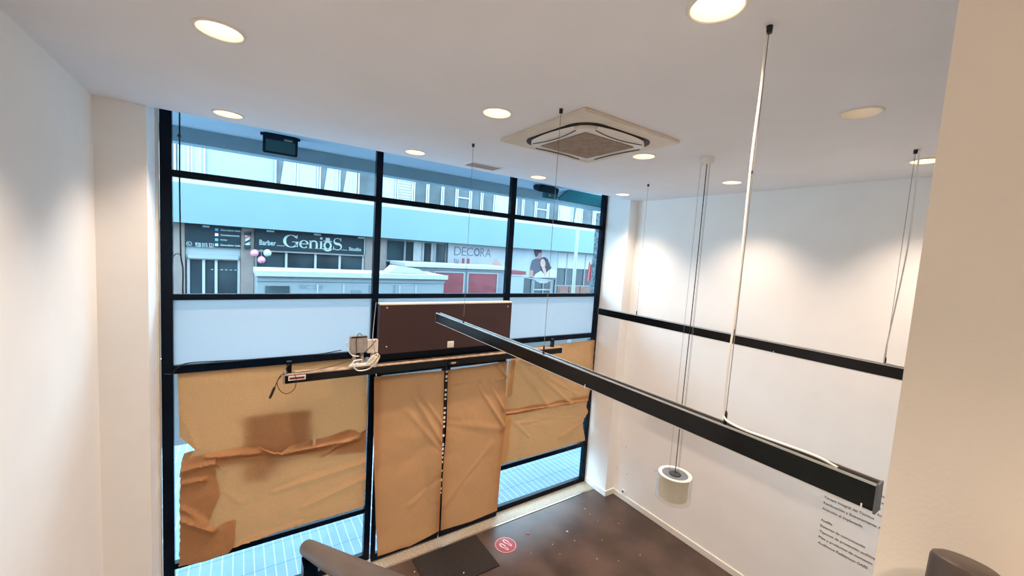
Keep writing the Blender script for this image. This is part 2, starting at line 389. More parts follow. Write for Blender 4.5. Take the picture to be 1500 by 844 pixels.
# ================================================================== PAPER
def pline(pts, t):
    L = [0]
    for a, b in zip(pts, pts[1:]): L.append(L[-1] + (b - a).length)
    d = t * L[-1]
    for i in range(len(pts) - 1):
        if d <= L[i + 1] + 1e-9:
            return pts[i].lerp(pts[i + 1], (d - L[i]) / max(1e-9, L[i + 1] - L[i]))
    return pts[-1].copy()
def sheet(name, label, cat, y, top, right, bottom, left, creases=(), n=70, m=90, amp=.006, seed=0., material='kraft', group=None, edge=.004, rag=.0):
    """top and bottom run left to right, left and right run top to bottom; all traced in pixels and put on the plane Y = y"""
    T, Rr, B, L = [[onY(u, v, y) for u, v in e] for e in (top, right, bottom, left)]
    cr = [(onY(*a, y), onY(*b, y), h * 1.7, w * .85) for a, b, h, w in creases]
    c00, c10, c01, c11 = T[0], T[-1], B[0], B[-1]
    def P(s, t):
        p = pline(T, s) * (1 - t) + pline(B, s) * t + pline(L, t) * (1 - s) + pline(Rr, t) * s \
            - (c00 * (1 - s) * (1 - t) + c10 * s * (1 - t) + c01 * (1 - s) * t + c11 * s * t)
        q = Vector((p.x, p.z, seed))
        d = 1.7 * amp * (noise.noise(q * 2.1) * 1.3 + noise.noise(q * 5.3) * .45 + .18 * noise.noise(q * 14))
        for a, b, h, w in cr:
            ab = Vector((b.x - a.x, b.z - a.z)); ap = Vector((p.x - a.x, p.z - a.z)); k = ab.dot(ap) / ab.length_squared
            fade = max(0, min(1, 1.0 - max(0, -k, k - 1) * 2.5))
            side = (ab.x * ap.y - ab.y * ap.x) / ab.length
            kk = max(0, min(1, k)); dist = (ap - ab * kk).length
            if h >= 0: d += h * max(0, 1 - dist / w) ** 1.4 * fade
            else: d += -h * fade * (max(0, 1 - abs(side) / w) if side > 0 else 0)     # sharp step on one side
        e = min(s, 1 - s, t, 1 - t)
        if rag:
            k = max(0, 1 - e * 40) * rag
            p = p + Vector((noise.noise(q * 21 + Vector((3, 1, 7))), 0, noise.noise(q * 25 + Vector((9, 4, 2))))) * k
        return Vector((p.x, y - abs(d) * 1.0 - .001, p.z))
    return MB().grid(P, n, m).build(name, material, smooth=True, label=label, cat=cat, group=group)
# left bay
sheet('kraft_paper_sheet', 'upper brown paper sheet taped inside the left window bay', 'paper', -.006,
      [(260, 544), (400, 533), (536, 520)], [(536, 520), (538, 600), (536, 660)], [(262, 700), (300, 682), (400, 668), (536, 660)], [(260, 544), (262, 600), (263, 640), (286, 658), (268, 676), (264, 690), (262, 700)],
      [((262, 600), (288, 655), .012, .05), ((530, 545), (538, 600), .010, .04), ((300, 560), (500, 550), .003, .2)], amp=.007, seed=1.)
sheet('kraft_paper_sheet', 'lower brown paper sheet with torn sagging top edge in the left window bay', 'paper', -.024,
      [(266, 675), (300, 664), (345, 656), (380, 653), (412, 662), (432, 649), (480, 640), (512, 628), (527, 633), (536, 628)],
      [(536, 628), (535, 700), (533, 742)], [(263, 829), (300, 821), (332, 808), (345, 800), (400, 781), (533, 742)], [(266, 675), (263, 720), (264, 780), (263, 829)],
      [((300, 668), (400, 661), .022, .07), ((385, 655), (412, 664), .035, .06), ((420, 662), (525, 640), .030, .09), ((470, 668), (534, 628), .016, .06), ((400, 720), (534, 676), .012, .09), ((440, 745), (534, 700), .012, .07),
       ((330, 720), (352, 736), .010, .05), ((316, 676), (330, 690), .02, .05), ((345, 800), (440, 765), .010, .06)], amp=.010, seed=5., rag=.012)
sheet('kraft_paper_flap', 'darker doubled brown paper flap with ragged edge low at the left frame', 'paper', -.050,
      [(266, 676), (290, 668), (316, 670)], [(316, 670), (317, 700), (323, 724), (312, 748), (306, 768), (318, 772), (332, 764), (345, 762), (344, 798)],
      [(263, 830), (300, 822), (334, 809), (344, 798)], [(266, 676), (263, 730), (264, 780), (263, 830)],
      [((266, 690), (320, 676), .014, .05), ((268, 762), (312, 776), .022, .07), ((268, 708), (300, 702), .012, .05), ((268, 745), (300, 765), .014, .06)], n=40, m=60, amp=.010, seed=9., rag=.010)
# folded corner
mb = MB(); c = [onY(266, 674, -.09), onY(284, 660, -.10), onY(270, 664, -.10), onY(274, 676, -.08)]
mb.b.faces.new([mb.b.verts.new(p) for p in (c[0], c[3], c[1])]); mb.b.faces.new([mb.b.verts.new(p) for p in (c[0], c[1], c[2])])
mb.build('kraft_paper_corner', 'kraft', label='small folded over brown paper corner beside the left frame', cat='paper')
# door leaves
sheet('kraft_paper_sheet', 'tall brown paper sheet covering the left door leaf', 'paper', -.108,
      [(548, 552), (600, 547), (651, 543)], [(651, 543), (648, 640), (643, 778)], [(553, 815), (585, 804), (600, 800), (643, 778)], [(548, 552), (547, 650), (550, 760), (553, 815)],
      [((600, 570), (648, 650), .010, .06), ((612, 570), (650, 625), .008, .05), ((595, 600), (646, 660), .007, .06), ((575, 640), (640, 640), .003, .2), ((600, 740), (643, 700), .006, .08)], amp=.006, seed=14., material='kraftdoor')
sheet('kraft_paper_sheet', 'tall brown paper sheet covering the right door leaf', 'paper', -.108,
      [(656, 542), (700, 536), (743, 529)], [(743, 529), (741, 552), (740, 620), (733, 690), (728, 748)], [(645, 777), (690, 764), (728, 748)], [(656, 542), (654, 620), (648, 700), (645, 777)],
      [((657, 563), (738, 556), -.012, .04), ((700, 565), (738, 625), .010, .05), ((715, 560), (738, 600), .008, .04), ((655, 620), (735, 628), .006, .1), ((728, 535), (742, 552), .014, .04), ((650, 740), (720, 650), .006, .1)], amp=.006, seed=21., material='kraftdoor')
# right bay
sheet('kraft_paper_sheet', 'upper brown paper sheet with diagonal folds in the right window bay', 'paper', -.040,
      [(750, 512), (800, 506), (871, 498)], [(871, 498), (867, 560), (861, 586)], [(737, 609), (775, 604), (805, 596), (835, 592), (861, 586)], [(750, 512), (744, 560), (737, 609)],
      [((752, 530), (800, 592), .018, .06), ((762, 528), (835, 590), .020, .06), ((790, 545), (845, 578), .014, .05), ((775, 535), (862, 560), .012, .06), ((738, 606), (860, 586), .014, .03)], amp=.009, seed=33., rag=.008)
sheet('kraft_paper_sheet', 'lower brown paper sheet in the right window bay above the clear strip', 'paper', -.034,
      [(738, 600), (800, 590), (862, 578)], [(862, 578), (858, 596), (861, 603), (853, 618), (857, 645)], [(734, 680), (790, 665), (857, 645)], [(738, 600), (736, 640), (734, 680)],
      [((750, 615), (775, 640), .010, .06), ((820, 640), (856, 615), .016, .06), ((760, 620), (850, 610), .006, .08)], amp=.008, seed=41., rag=.006)
sheet('kraft_paper_strip', 'pale upper paper strip beside the right door leaf', 'paper strip', -.062,
      [(745, 529), (755, 527)], [(755, 527), (750, 580)], [(740, 581), (750, 580)], [(745, 529), (742, 555), (740, 581)], n=8, m=20, amp=.003, seed=50., material='kraftlight', group='pale paper strips beside the door')
sheet('kraft_paper_strip', 'pale lower paper strip beside the right door leaf', 'paper strip', -.062,
      [(737, 611), (749, 609)], [(749, 609), (744, 670)], [(733, 680), (744, 672)], [(737, 611), (733, 680)], n=8, m=20, amp=.003, seed=55., material='kraftlight', group='pale paper strips beside the door')
# board stuck on the outside of the glass, showing through the paper as a shadow
mb = MB(); q = [onY(u, v, .02) for u, v in ((357, 606), (455, 596), (453, 656), (397, 672), (396, 692), (357, 696))]
mb.prism([(p.x, p.z) for p in q], .0205, .0245)
mb.build('window_notice', 'sign', label='notice stuck outside the left glass showing as a dark patch through brown paper', cat='notice')
# tape pieces
for (u, v, lab) in ((381, 641, 'yellowed tape piece near the dark patch on the left paper'), (513, 640, '')):
    pass
p = onY(380.5, 640, -.052)
sheet('tape_piece', 'short strip of clear tape on the torn edge of the left lower paper', 'tape', -.084, [(458, 634), (463, 633)], [(463, 633), (462, 652)], [(458, 653), (462, 652)], [(458, 634), (458, 653)], n=2, m=4, amp=.001, material='film')

# ================================================================== ABOVE THE DOOR
t = thing('sign_box', 'dark brown laminate box panel above the doors', 'panel', (2.1, -.15, 2.5))
bx(1.247, 2.95, -.2, -.1, 2.5, 3.04).build('box_body', 'brown', t, bevel=.003)
bx(1.247, 2.95, -.205, -.098, 3.04, 3.056).build('top_edge', 'cream', t)
for u, v in ((567, 451), (744, 449), (566, 508)):
    p = onY(u, v, -.2); MB().ell((p.x, -.201, p.z), (.008, .004, .008), 8, 6).build('screw', 'white', t)
p = onY(660, 504.5, -.206)
t = thing('socket_plate', 'small white blank socket plate on the brown panel', 'socket', (p.x, -.2, p.z))
bx(p.x - .042, p.x + .042, -.212, -.2005, p.z - .038, p.z + .038).build('plate', 'white', t, bevel=.003)
bx(p.x - .028, p.x + .028, -.2145, -.212, p.z - .026, p.z + .026).build('cover', 'cream', t)
bx(1.272, 2.951, -.09, -.036, 2.30, 2.5).build('trim_6', 'frame', kind='structure', label='black door lintel below the brown panel', cat='trim')
# operator bar
t = thing('door_operator_bar', 'long black bar with dusty top running across above the doors', 'bar', (2.1, -.16, 2.3))
bx(.362, 3.862, -.225, -.11, 2.297, 2.375).build('bar_body', 'bar', t, bevel=.003)
bx(.362, 3.862, -.2255, -.108, 2.3755, 2.384).build('top_cover', 'dust', t, label='dusty beige top')
bx(.350, .3618, -.226, -.108, 2.294, 2.386).build('end_cap', 'alu', t)
bx(3.8622, 3.874, -.226, -.108, 2.294, 2.386).build('end_cap', 'alu', t)
for x in (.40, 3.72):
    bx(x - .022, x + .022, -.18, -.14, 2.3845, 2.50).build('hanger_post', 'bar', t)
bx(.39, .54, -.2275, -.2258, 2.325, 2.372).build('label_sticker', 'white', t, label='white and red sticker')
bx(.40, .53, -.229, -.2276, 2.336, 2.356).build('label_print', 'red', t)
bx(2.06, 2.20, -.236, -.2256, 2.312, 2.352).build('motion_sensor', 'black', t, bevel=.006)
bx(2.10, 2.16, -.239, -.2362, 2.320, 2.340).build('sensor_lens', 'film', t)
# power supplies and tangle
b = thing('power_supply_box', 'grey power supply box standing at the left end of the brown panel', 'power supply', (1.02, -.16, 2.5))
bx(.955, 1.125, -.20, -.13, 2.535, 2.715).build('box_body', 'grey', b, bevel=.006)
bx(.960, 1.120, -.203, -.2003, 2.70, 2.712).build('lid_rim', 'black', b)
for x in (1.0, 1.08): bx(x - .012, x + .012, -.19, -.14, 2.3845, 2.535).build('bracket', 'grey', b)
b = thing('transformer_box', 'cream transformer box beside the grey power supply', 'transformer', (1.19, -.16, 2.52))
bx(1.127, 1.240, -.20, -.14, 2.525, 2.665).build('box_body', 'cream', b, bevel=.004)
bx(1.17, 1.2, -.19, -.15, 2.3845, 2.525).build('bracket', 'grey', b)
b = thing('router', 'flat white router lying among the cables on the bar', 'router', (1.06, -.2, 2.42))
mb = MB().prism([(.93, -.25), (1.14, -.25), (1.17, -.16), (.99, -.13)], 2.4, 2.425, 'xy'); mb.build('case', 'white', b, bevel=.004)
for k in range(3): bx(1.0 + k * .045, 1.02 + k * .045, -.2, -.18, 2.4255, 2.43).build('indicator', 'grey', b)
mb = MB(); mb.box(1.145, 1.225, -.26, -.20, 2.385, 2.50, Matrix.Rotation(.35, 3, 'Y')); mb.build('plug_adapter', 'cream', bevel=.008, label='cream plug adapter hanging in the cables beside the router', cat='plug')
def cable(name, label, cat, pts, r, m, n=10, parent=None):
    return MB().tube(spline(pts, n), r, 6).build(name, m, parent, smooth=True, label=label, cat=cat)
Y = lambda u, v, y: tuple(onY(u, v, y))
cable('white_cable_loop', 'looped white cable drooping in front of the black bar', 'cable', [Y(553, 517, -.24), Y(552, 528, -.26), Y(541, 540, -.27), Y(525, 543, -.27), Y(517, 536, -.27), Y(519, 529, -.26), Y(530, 527, -.25)], .007, 'white')
cable('cream_cable_loop', 'small cream cable loop around the plug adapter', 'cable', [Y(553, 521, -.27), Y(546, 530, -.28), Y(539, 534, -.28), Y(541, 527, -.28), Y(551, 519, -.27), Y(556, 522, -.26), Y(552, 531, -.27)], .006, 'cream')
cable('grey_cable', 'thin grey cable running down from the frosted window past the power supply', 'cable', [Y(551, 443, -.06), Y(548, 470, -.1), Y(546, 498, -.22), Y(549, 515, -.23), Y(541, 525, -.25), Y(536, 532, -.25)], .004, 'grey')
cable('black_cable_hoop', 'black cable hoop arching over the grey power supply', 'cable', [Y(523, 519, -.22), Y(522, 500, -.215), Y(524, 491, -.2), Y(527, 488.5, -.19), Y(530, 491, -.18), Y(531, 495, -.17)], .004, 'black')
cable('white_short_cable', 'short white cable hooked left of the power supply', 'cable', [Y(509, 507, -.14), Y(508, 502, -.14), Y(512, 503, -.14), Y(511, 514, -.16), Y(517, 521, -.2), Y(526, 522, -.22)], .006, 'white')
cable('crossing_cable', 'dark cable crossing diagonally over the cream transformer', 'cable', [Y(551, 498, -.21), Y(543, 508, -.22), Y(532, 518, -.23), Y(524, 524, -.25)], .0045, 'black')
cable('trailing_cable', 'thin black cable trailing left along the dusty bar top', 'cable', [Y(514, 528, -.2), Y(480, 538, -.19), Y(450, 544, -.18), Y(430, 546, -.17), Y(420, 549, -.19)], .0035, 'black')
cable('ledge_cable', 'black cable lying along the transom under the left frosted pane', 'cable', [Y(241, 548, -.045), Y(252, 548, -.05), Y(257, 541, -.05), Y(268, 534, -.045), Y(285, 531, -.04), Y(320, 529, -.036), (.08, -.022, 2.512), (.45, -.022, 2.512), (.7, -.022, 2.513), Y(500, 513, -.06)], .005, 'black')
t = thing('plug_lead', 'black lead with inline connector hanging at the left end of the bar', 'cable', (.3, -.23, 2.17))
cable('lead', None, None, [Y(424, 533, -.18), Y(419, 540, -.2), Y(421, 547, -.235), Y(413, 549, -.235), Y(408, 555, -.235), Y(404, 564, -.235), Y(402, 568, -.235)], .004, 'black', parent=t)
a, b2 = onY(402.5, 567, -.235), onY(395, 584, -.235)
MB().tube([a, a.lerp(b2, .1), a.lerp(b2, .85), b2], [.007, .012, .012, .007], 10).build('connector', 'black', t, smooth=True)
cable('loop_lead', None, None, [Y(431, 548, -.232), Y(434, 556, -.24), Y(431, 570, -.24), Y(420, 577, -.24), Y(410, 572, -.24), Y(406, 560, -.24), Y(412, 551, -.235)], .003, 'black', parent=t)

# ================================================================== CEILING FITTINGS
names = {(0, 0): 'lit round downlight close to the left window bay', (1, 0): 'lit round downlight close to the glass left of the ceiling vent', (2, 0): 'lit round downlight close to the glass right of the ceiling vent',
         (3, 0): 'lit round downlight in the far right corner above the pilaster', (0, 1): 'lit round downlight nearest the left wall in the second row from the glass', (1, 1): 'lit round downlight left of the air conditioner cassette',
         (2, 1): 'lit round downlight right behind the right corner of the air conditioner cassette', (3, 1): 'lit round downlight above the right wall behind the hanging lamp canopy', (1, 2): 'large lit downlight at the top edge of the picture',
         (2, 2): 'weakly glowing pale round downlight right of the long white cable', (3, 2): 'lit round downlight partly cut off by the beige partition', (0, 2): 'round downlight above the stairs near the left wall', (0, 3): 'unseen round downlight added at the back to light the stairs'}  # back row lamp is unseen, added to brighten stairs and partition
def make_downlight(x, y):
    r = thing('downlight', '', 'downlight', (x, y, H), 'recessed ceiling downlights')
    MB().ringonly([(.1015, -.0005), (.100, -.006), (.090, -.007), (.086, .0)], (x, y, H), 40).build('trim_ring', 'white', r, smooth=True)
    MB().ringonly([(.0865, -.004), (.080, .02), (.066, .05), (.062, .062)], (x, y, H), 40).build('reflector', 'refl', r, smooth=True)
    MB().lathe([(.0, .058), (.061, .058), (.061, .066), (.0, .066)], (x, y, H), 32).build('lamp', 'lamp', r)
    return r
proto = make_downlight(LX[0], LY[0])
WARM = (1., .785, .615)
DLW = 178.
for j, y in enumerate(LY):
    for i, x in enumerate(LX):
        if (i, j) not in names: continue
        if (i, j) == (0, 0): r = proto
        else:
            r = proto.copy(); C.objects.link(r); r.location = (x, y, H)
            for ch in proto.children:
                c = ch.copy(); C.objects.link(c); c.parent = r
                if (i, j) == (2, 2) and c.name.startswith('lamp'):
                    c.data = c.data.copy(); c.data.materials[0] = M['lampdim']
        r['label'] = names[(i, j)]
        ld = bpy.data.lights.new('downlight_bulb', 'SPOT'); ld.energy = DLW * (.12 if (i, j) == (2, 2) else 1.2 if j == 3 else 1.); ld.color = WARM
        ld.spot_size = math.radians(106); ld.spot_blend = 1.; ld.shadow_soft_size = .045
        lo = bpy.data.objects.new('downlight_bulb', ld); C.objects.link(lo); lo.location = (x, y, H + .052)
# air conditioner cassette
cx, cy, hs = 2.17, -2.195, .475
t = thing('air_conditioner_cassette', 'square white ceiling air conditioner with dusty central filter grille', 'air conditioner', (cx, cy, H))
bx(cx - hs, cx + hs, cy - hs, cy + hs, H - .022, H - .0005).build('panel', 'cream', t, bevel=.004)
def rsq(h, r, n=10, z=0.):
    out = []
    for k, (sx, sy) in enumerate(((1, 1), (-1, 1), (-1, -1), (1, -1))):
        for i in range(n + 1):
            a = PI / 2 * k + PI / 2 * i / n
            out.append((cx + sx * (h - r) + r * math.cos(a), cy + sy * (h - r) + r * math.sin(a), z))
    return out
def ringmesh(mb, A, B):
    a = [mb.b.verts.new(p) for p in A]; b = [mb.b.verts.new(p) for p in B]; n = len(a)
    for i in range(n): mb.b.faces.new([a[i], a[(i + 1) % n], b[(i + 1) % n], b[i]])
    return a, b
def slab(mb, h, r, z0, z1):
    a, b = ringmesh(mb, rsq(h, r, z=z0), rsq(h, r, z=z1)); mb.b.faces.new(a); mb.b.faces.new(b[::-1]); return mb
slab(MB(), .375, .17, H - .026, H - .0215).build('air_slot', 'black', t)
slab(MB(), .338, .135, H - .05, H - .0255).build('face_plate', 'white', t, bevel=.004)
for k in range(4):
    a = PI / 2 * k
    def P(s, q):
        u = -.235 + .47 * s; bow = (1 - (2 * s - 1) ** 2)
        w = (.345 - .018 * (1 - bow)) + (.026 - .008 * (1 - bow)) * q - (.045 * bow) * (1 - q)
        z = H - .0515 + .020 * q * q - .004 * bow * (1 - q)
        return Vector((cx + u * math.cos(a) - w * math.sin(a), cy + u * math.sin(a) + w * math.cos(a), z))
    MB().grid(P, 16, 4).build('flap', 'white', t, smooth=True)
    mb = MB()
    e0 = [P(s / 12, 0) + Vector((0, 0, -.003)) for s in range(13)]
    mb.tube(e0, .0028, 5); mb.build('flap_gap', 'black', t)
slab(MB(), .248, .01, H - .056, H - .0505).build('filter_grille', 'grille', t, label='dusty brown filter mesh')
# ceiling vent
t = thing('ceiling_vent', 'small slotted ventilation grille in the ceiling near the glass', 'vent', (2.1, -.72, H))
mb = MB(); mb.box(1.915, 2.30, -.84, -.82, H - .008, H - .0005).box(1.915, 2.30, -.63, -.61, H - .008, H - .0005).box(1.915, 1.935, -.82, -.63, H - .008, H - .0005).box(2.28, 2.30, -.82, -.63, H - .008, H - .0005)
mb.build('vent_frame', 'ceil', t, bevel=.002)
bx(1.935, 2.28, -.82, -.63, H - .002, H - .0006).build('backing', 'grille', t)
for k in range(7): bx(1.935, 2.28, -.814 + k * .027, -.802 + k * .027, H - .007, H - .0022).build('slat', 'ventslat', t)
# linear pendants
def linear_pendant(label, x, y0, y1, mounts, z0, z1, ticks, cable_pts=None):
    t = thing('linear_pendant_light', label, 'pendant light', (x, (y0 + y1) / 2, z0), 'long black linear pendants')
    w = .024
    bx(x - w, x + w, y1, y0, z0 + .006, z1).build('housing', 'bar', t, bevel=.0015)
    mb = bx(x - w, x - w + .006, y1, y0, z1 + .0003, z1 + .007).box(x + w - .006, x + w, y1, y0, z1 + .0003, z1 + .007)
    mb.build('top_channel_edge', 'alu', t, label='bright metal edge')
    bx(x - w + .006, x + w - .006, y1 + .002, y0 - .002, z1 + .0003, z1 + .002).build('top_channel', 'bar', t)
    bx(x - w + .004, x + w - .004, y1 + .01, y0 - .01, z0, z0 + .0058).build('diffuser', 'white', t)
    for yy in (y0, y1): bx(x - w - .001, x + w + .001, yy - .003, yy + .003, z0, z1 + .007).build('end_cap', 'greysteel', t)
    for yy in ticks: bx(x - w - .002, x - w - .0002, yy - .002, yy + .002, z0 - .002, z0 + .018).build('joint_clip', 'white', t)
    for yy in mounts:
        MB().tube([(x, yy, z1 + .002), (x, yy, H - .02)], .0016, 6).build('suspension_wire', 'wire', t)
        MB().lathe([(.0, 0), (.006, 0), (.006, .045), (.003, .055), (0, .055)], (x, yy, z1 + .002), 10).build('wire_gripper', 'black', t)
        MB().lathe([(.0, -.026), (.011, -.026), (.012, -.001), (0, -.001)], (x, yy, H), 12).build('ceiling_mount', 'black', t)
    if cable_pts:
        MB().tube(spline(cable_pts, 10), .0045, 6).build('power_cable', 'white', t, smooth=True, label='white power cable')
    return t
ZB0, ZB1 = 2.962, 3.048
linear_pendant('long black linear pendant crossing the foreground over the doors', 1.615, -.875, -4.185, (-1.42, -2.54, -3.71), ZB0, ZB1, (-2.95, -4.155),
               [(1.609, -3.702, H - .002), (1.606, -3.708, H - .2), (1.608, -3.702, H - .5), (1.610, -3.706, 3.6), (1.606, -3.702, 3.3), (1.610, -3.704, 3.12), (1.608, -3.712, 3.075), (1.609, -3.78, 3.060), (1.611, -3.90, 3.061), (1.616, -4.02, 3.061), (1.612, -4.08, 3.052)])
linear_pendant('farther black linear pendant in front of the right wall', 3.882, -.86, -4.17, (-1.45, -2.585, -3.67), ZB0, ZB1, (-2.95,),
               [(3.879, -3.69, H - .002), (3.884, -3.70, 3.9), (3.878, -3.665, 3.12), (3.88, -3.69, 3.066), (3.882, -3.80, 3.061), (3.88, -3.9, 3.06), (3.882, -4.0, 3.05)])
# round glass pendant
px, py = 3.205, -2.552
t = thing('glass_pendant_lamp', 'round double glass pendant lamp hanging low on wires', 'pendant lamp', (px, py, 1.6))
MB().lathe([(0, -.055), (.048, -.055), (.055, -.048), (.055, -.001), (0, -.001)], (px, py, H), 28).build('canopy', 'white', t, smooth=True)
zt = 1.835
for k in range(3):
    a = 2.2 + 2 * PI * k / 3
    MB().tube([(px + .044 * math.cos(a), py + .044 * math.sin(a), H - .05), (px + .05 * math.cos(a), py + .05 * math.sin(a), zt)], .0014, 6).build('suspension_wire', 'wire', t)
MB().tube(spline([(px, py, H - .05), (px + .004, py, 3.6), (px - .003, py, 2.6), (px, py, zt)], 8), .004, 6).build('cord', 'black', t)
MB().lathe([(.118, -.215), (.118, -.01), (.1145, -.01), (.1145, -.215)], (px, py, zt), 40, closed=True).build('inner_shade', 'shade', t, smooth=True, label='opal white inner shade')
MB().lathe([(.145, -.235), (.145, 0), (.141, 0), (.141, -.235)], (px, py, zt), 40, closed=True).build('outer_shade', 'clear', t, smooth=True, label='clear glass outer shade')
MB().lathe([(.108, -.018), (.108, -.010), (.05, -.010), (.05, -.018)], (px, py, zt), 36, closed=True).build('top_ring', 'greysteel', t)
MB().lathe([(.140, -.010), (.140, -.004), (.110, -.004), (.110, -.010)], (px, py, zt), 36, closed=True).build('rim_ring', 'shade', t)
MB().lathe([(0, -.03), (.05, -.03), (.05, -.002), (.03, .004), (0, .004)], (px, py, zt), 24).build('lamp_holder', 'black', t, smooth=True)
MB().ell((px, py, zt - .10), (.04, .04, .055)).build('bulb', 'white', t, smooth=True)

# ================================================================== FLOOR AND WALL ITEMS
mb = bx(1.705, 2.562, -.862, -.275, .0005, .012); mb.build('door_mat', 'mat', bevel=.003, label='dark brown coir door mat in front of the doors', cat='mat')
sx, sy = 2.808, -.612
t = thing('floor_sticker', 'round red floor sticker with two pale footprints', 'sticker', (sx, sy, 0))
MB().lathe([(0, .0005), (.142, .0005), (.142, .0022), (0, .0022)], (sx, sy, 0), 40).build('disc', 'red', t)
MB().lathe([(.128, .0023), (.132, .0023), (.132, .003), (.128, .003)], (sx, sy, 0), 40, closed=True).build('border_ring', 'pinkwhite', t)
def foot(ox, oy, ang):
    def out(k):
        pts = []
        for i in range(28):
            a = 2 * PI * i / 28; y = math.sin(a) * .075
            w = .026 + .007 * math.sin(a) - .010 * math.exp(-((math.sin(a) + .25) / .3) ** 2)
            x = math.cos(a) * w
            pts.append((x * k, y * (1 - (1 - k) * .35)))
        return [(ox + x * math.cos(ang) - y * math.sin(ang), oy + x * math.sin(ang) + y * math.cos(ang)) for x, y in pts]
    A, B = out(1.), out(.62); mb = MB()
    ringmesh(mb, [(*p, .0032) for p in A], [(*p, .0032) for p in B]); mb.build('footprint', 'pinkwhite', t)
foot(sx - .035, sy - .02, .25); foot(sx + .04, sy + .02, .25)
mb = MB(); p = onZ(774, 781, .004)
mb.box(p.x - .03, p.x + .03, p.y - .015, p.y + .02, .001, .006, Matrix.Rotation(.6, 3, 'Z')).build('red_scrap', 'red', bevel=.001, label='tiny red scrap on the floor beyond the sticker', cat='scrap')
mb = MB()
for k in range(26):
    x, y = random.uniform(1.5, 4.6), random.uniform(-1.7, -.32)
    if (x - sx) ** 2 + (y - sy) ** 2 < .03: continue
    r = random.uniform(.003, .008) * (1.6 if k % 9 == 0 else 1)
    z0 = .0128 if (1.69 < x < 2.58 and -.88 < y < -.26) else .0008
    mb.box(x - r, x + r, y - r * .5, y + r * .6, z0, z0 + .004, Matrix.Rotation(random.random() * 3, 3, 'Z'))
mb.build('floor_litter', 'cream', kind='stuff', label='pale crumbs and scraps littering the dark floor', cat='litter')
# wall socket and screw holes
p = onX(914, 721.5, XR)
t = thing('wall_socket', 'white broken socket plate low on the right wall', 'socket', (XR, p.y, p.z))
bx(XR - .010, XR - .0005, p.y - .05, p.y + .04, p.z - .04, p.z + .04).build('plate', 'white', t, bevel=.003)
MB().lathe([(0, -.0125), (.016, -.0125), (.016, -.0101), (0, -.0101)], (XR, p.y + .015, p.z + .01), 12, axis='x').build('outlet_hole', 'brown', t)
mb = MB()
for u, v in ((903, 687), (918, 695), (917, 655), (895, 716), (961, 690)):
    q = onX(u, v, XR); mb.lathe([(0, -.0015), (.006, -.0015), (.006, -.0003), (0, -.0003)], (XR, q.y, q.z), 8, axis='x')
mb.build('screw_holes', 'brown', kind='stuff', label='scattered dark screw holes low on the right wall', cat='hole')
# lettering
t = thing('wall_lettering', 'grey vinyl lettering listing services on the right wall', 'lettering', (XR - .001, -3.3, .93))
rows = [((1207, 721), 'Audiología Infantil', (1276, 740)), ((1207, 731), 'Terapia Integral del Tinnitus', (1283, 760)), ((1206, 741), 'Reeducación y Entrenamiento A', (1294, 772)), ((1204, 748), 'Atención al Implantado', (1269, 772)),
        ((1202, 765), 'Audífia', (1221, 772)), ((1201, 773), 'Sistemas de comunicación', (1273, 801)), ((1200, 781), 'Tapones de protección auditiva', (1286, 817)), ((1199, 788), 'Pilas y productos de mantenim', (1285, 825)), ((1198, 796), 'Audífonos Pediátricos GAES', (1272, 826))]
z0 = onX(1207, 729, XR).z; z8 = onX(1198.5, 796, XR).z
pitch = (z0 - z8) / 7.85

TS = .0343
for k, (l, s, r) in enumerate(rows):
    kk = k - 1 if k < 4 else k
    a, b = onX(*l, XR), onX(*r, XR)
    put_text('text_line', s, 'text', t, (XR - .0005, a.y, z0 - kk * pitch * .98), '-x', scale=TS, extrude=.0006, bold=.010)
for k, (s, u, v, w) in enumerate((('a', 1291, 712, .018), ('aliz', 1288, 717, .072), ('utas', 1287, 728, .075), ('n', 1288, 738, .02), ('hog', 1287, 745, .06))):
    a = onX(u, v, XR); put_text('text_line', s, 'text', t, (XR - .0005, a.y, z0 + (5 - k) * pitch * .98 - pitch * .1), '-x', scale=TS, extrude=.0006, bold=.010)

# ================================================================== STAIR RAILS
d = ray(451, 803); P0 = Vector([CAM[i] + d[i] * 1.36 for i in range(3)])
dv = ray(356, 751); Dn = Vector(dv).normalized()
t = thing('stair_handrail', 'grey tubular stair handrail with glass infill at the bottom edge', 'handrail', (P0.x, P0.y, 0))
Rr = .0255
mb = MB(); end = P0 - Dn * 1.9
mb.tube([P0 + Dn * .016, P0 + Dn * .011, P0, P0 - Dn * .5, end], [.008, .019, Rr, Rr, Rr], 24); mb.build('handrail_tube', 'rail', t, smooth=True)
bx(P0.x - .021, P0.x + .021, P0.y - .075, P0.y - .012, .0, P0.z - .012).build('post', 'frame', t, bevel=.003)
a, e = P0 - Dn * .13, end + Dn * .1
mb = MB(); mb.prism([(a.y, a.z - .12), (e.y, e.z - .12), (e.y, e.z - .95), (a.y, a.z - .95)], P0.x - .005, P0.x + .005, 'yz'); mb.build('glass_panel', 'railglass', t)
for zz in (.13, .8):
    bx(P0.x - .016, P0.x + .016, P0.y - .14, P0.y - .0755, P0.z - zz - .05, P0.z - zz).build('glass_clamp', 'alu', t, bevel=.003)
bx(P0.x - .021, P0.x + .021, end.y - .05, end.y, 0., end.z - .02).build('post', 'frame', t, bevel=.003)
q = onX(1413, 850, .905)
t = thing('newel_post', 'thick grey tubular rail end against the beige partition at bottom right', 'handrail', (q.x, q.y, 0))
dd = Vector((-.20, 0, -1.)).normalized(); top = Vector((q.x, q.y, q.z + .025))
mb = MB(); mb.tube([top + dd * -.004, top, top + dd * .006, top + dd * .3], [.030, .037, .039, .039], 32); mb.build('rail_tube', 'rail', t, smooth=True)
bx(q.x - .08, q.x - .03, q.y - .025, q.y + .025, 0, top.z - .25).build('post', 'frame', t)

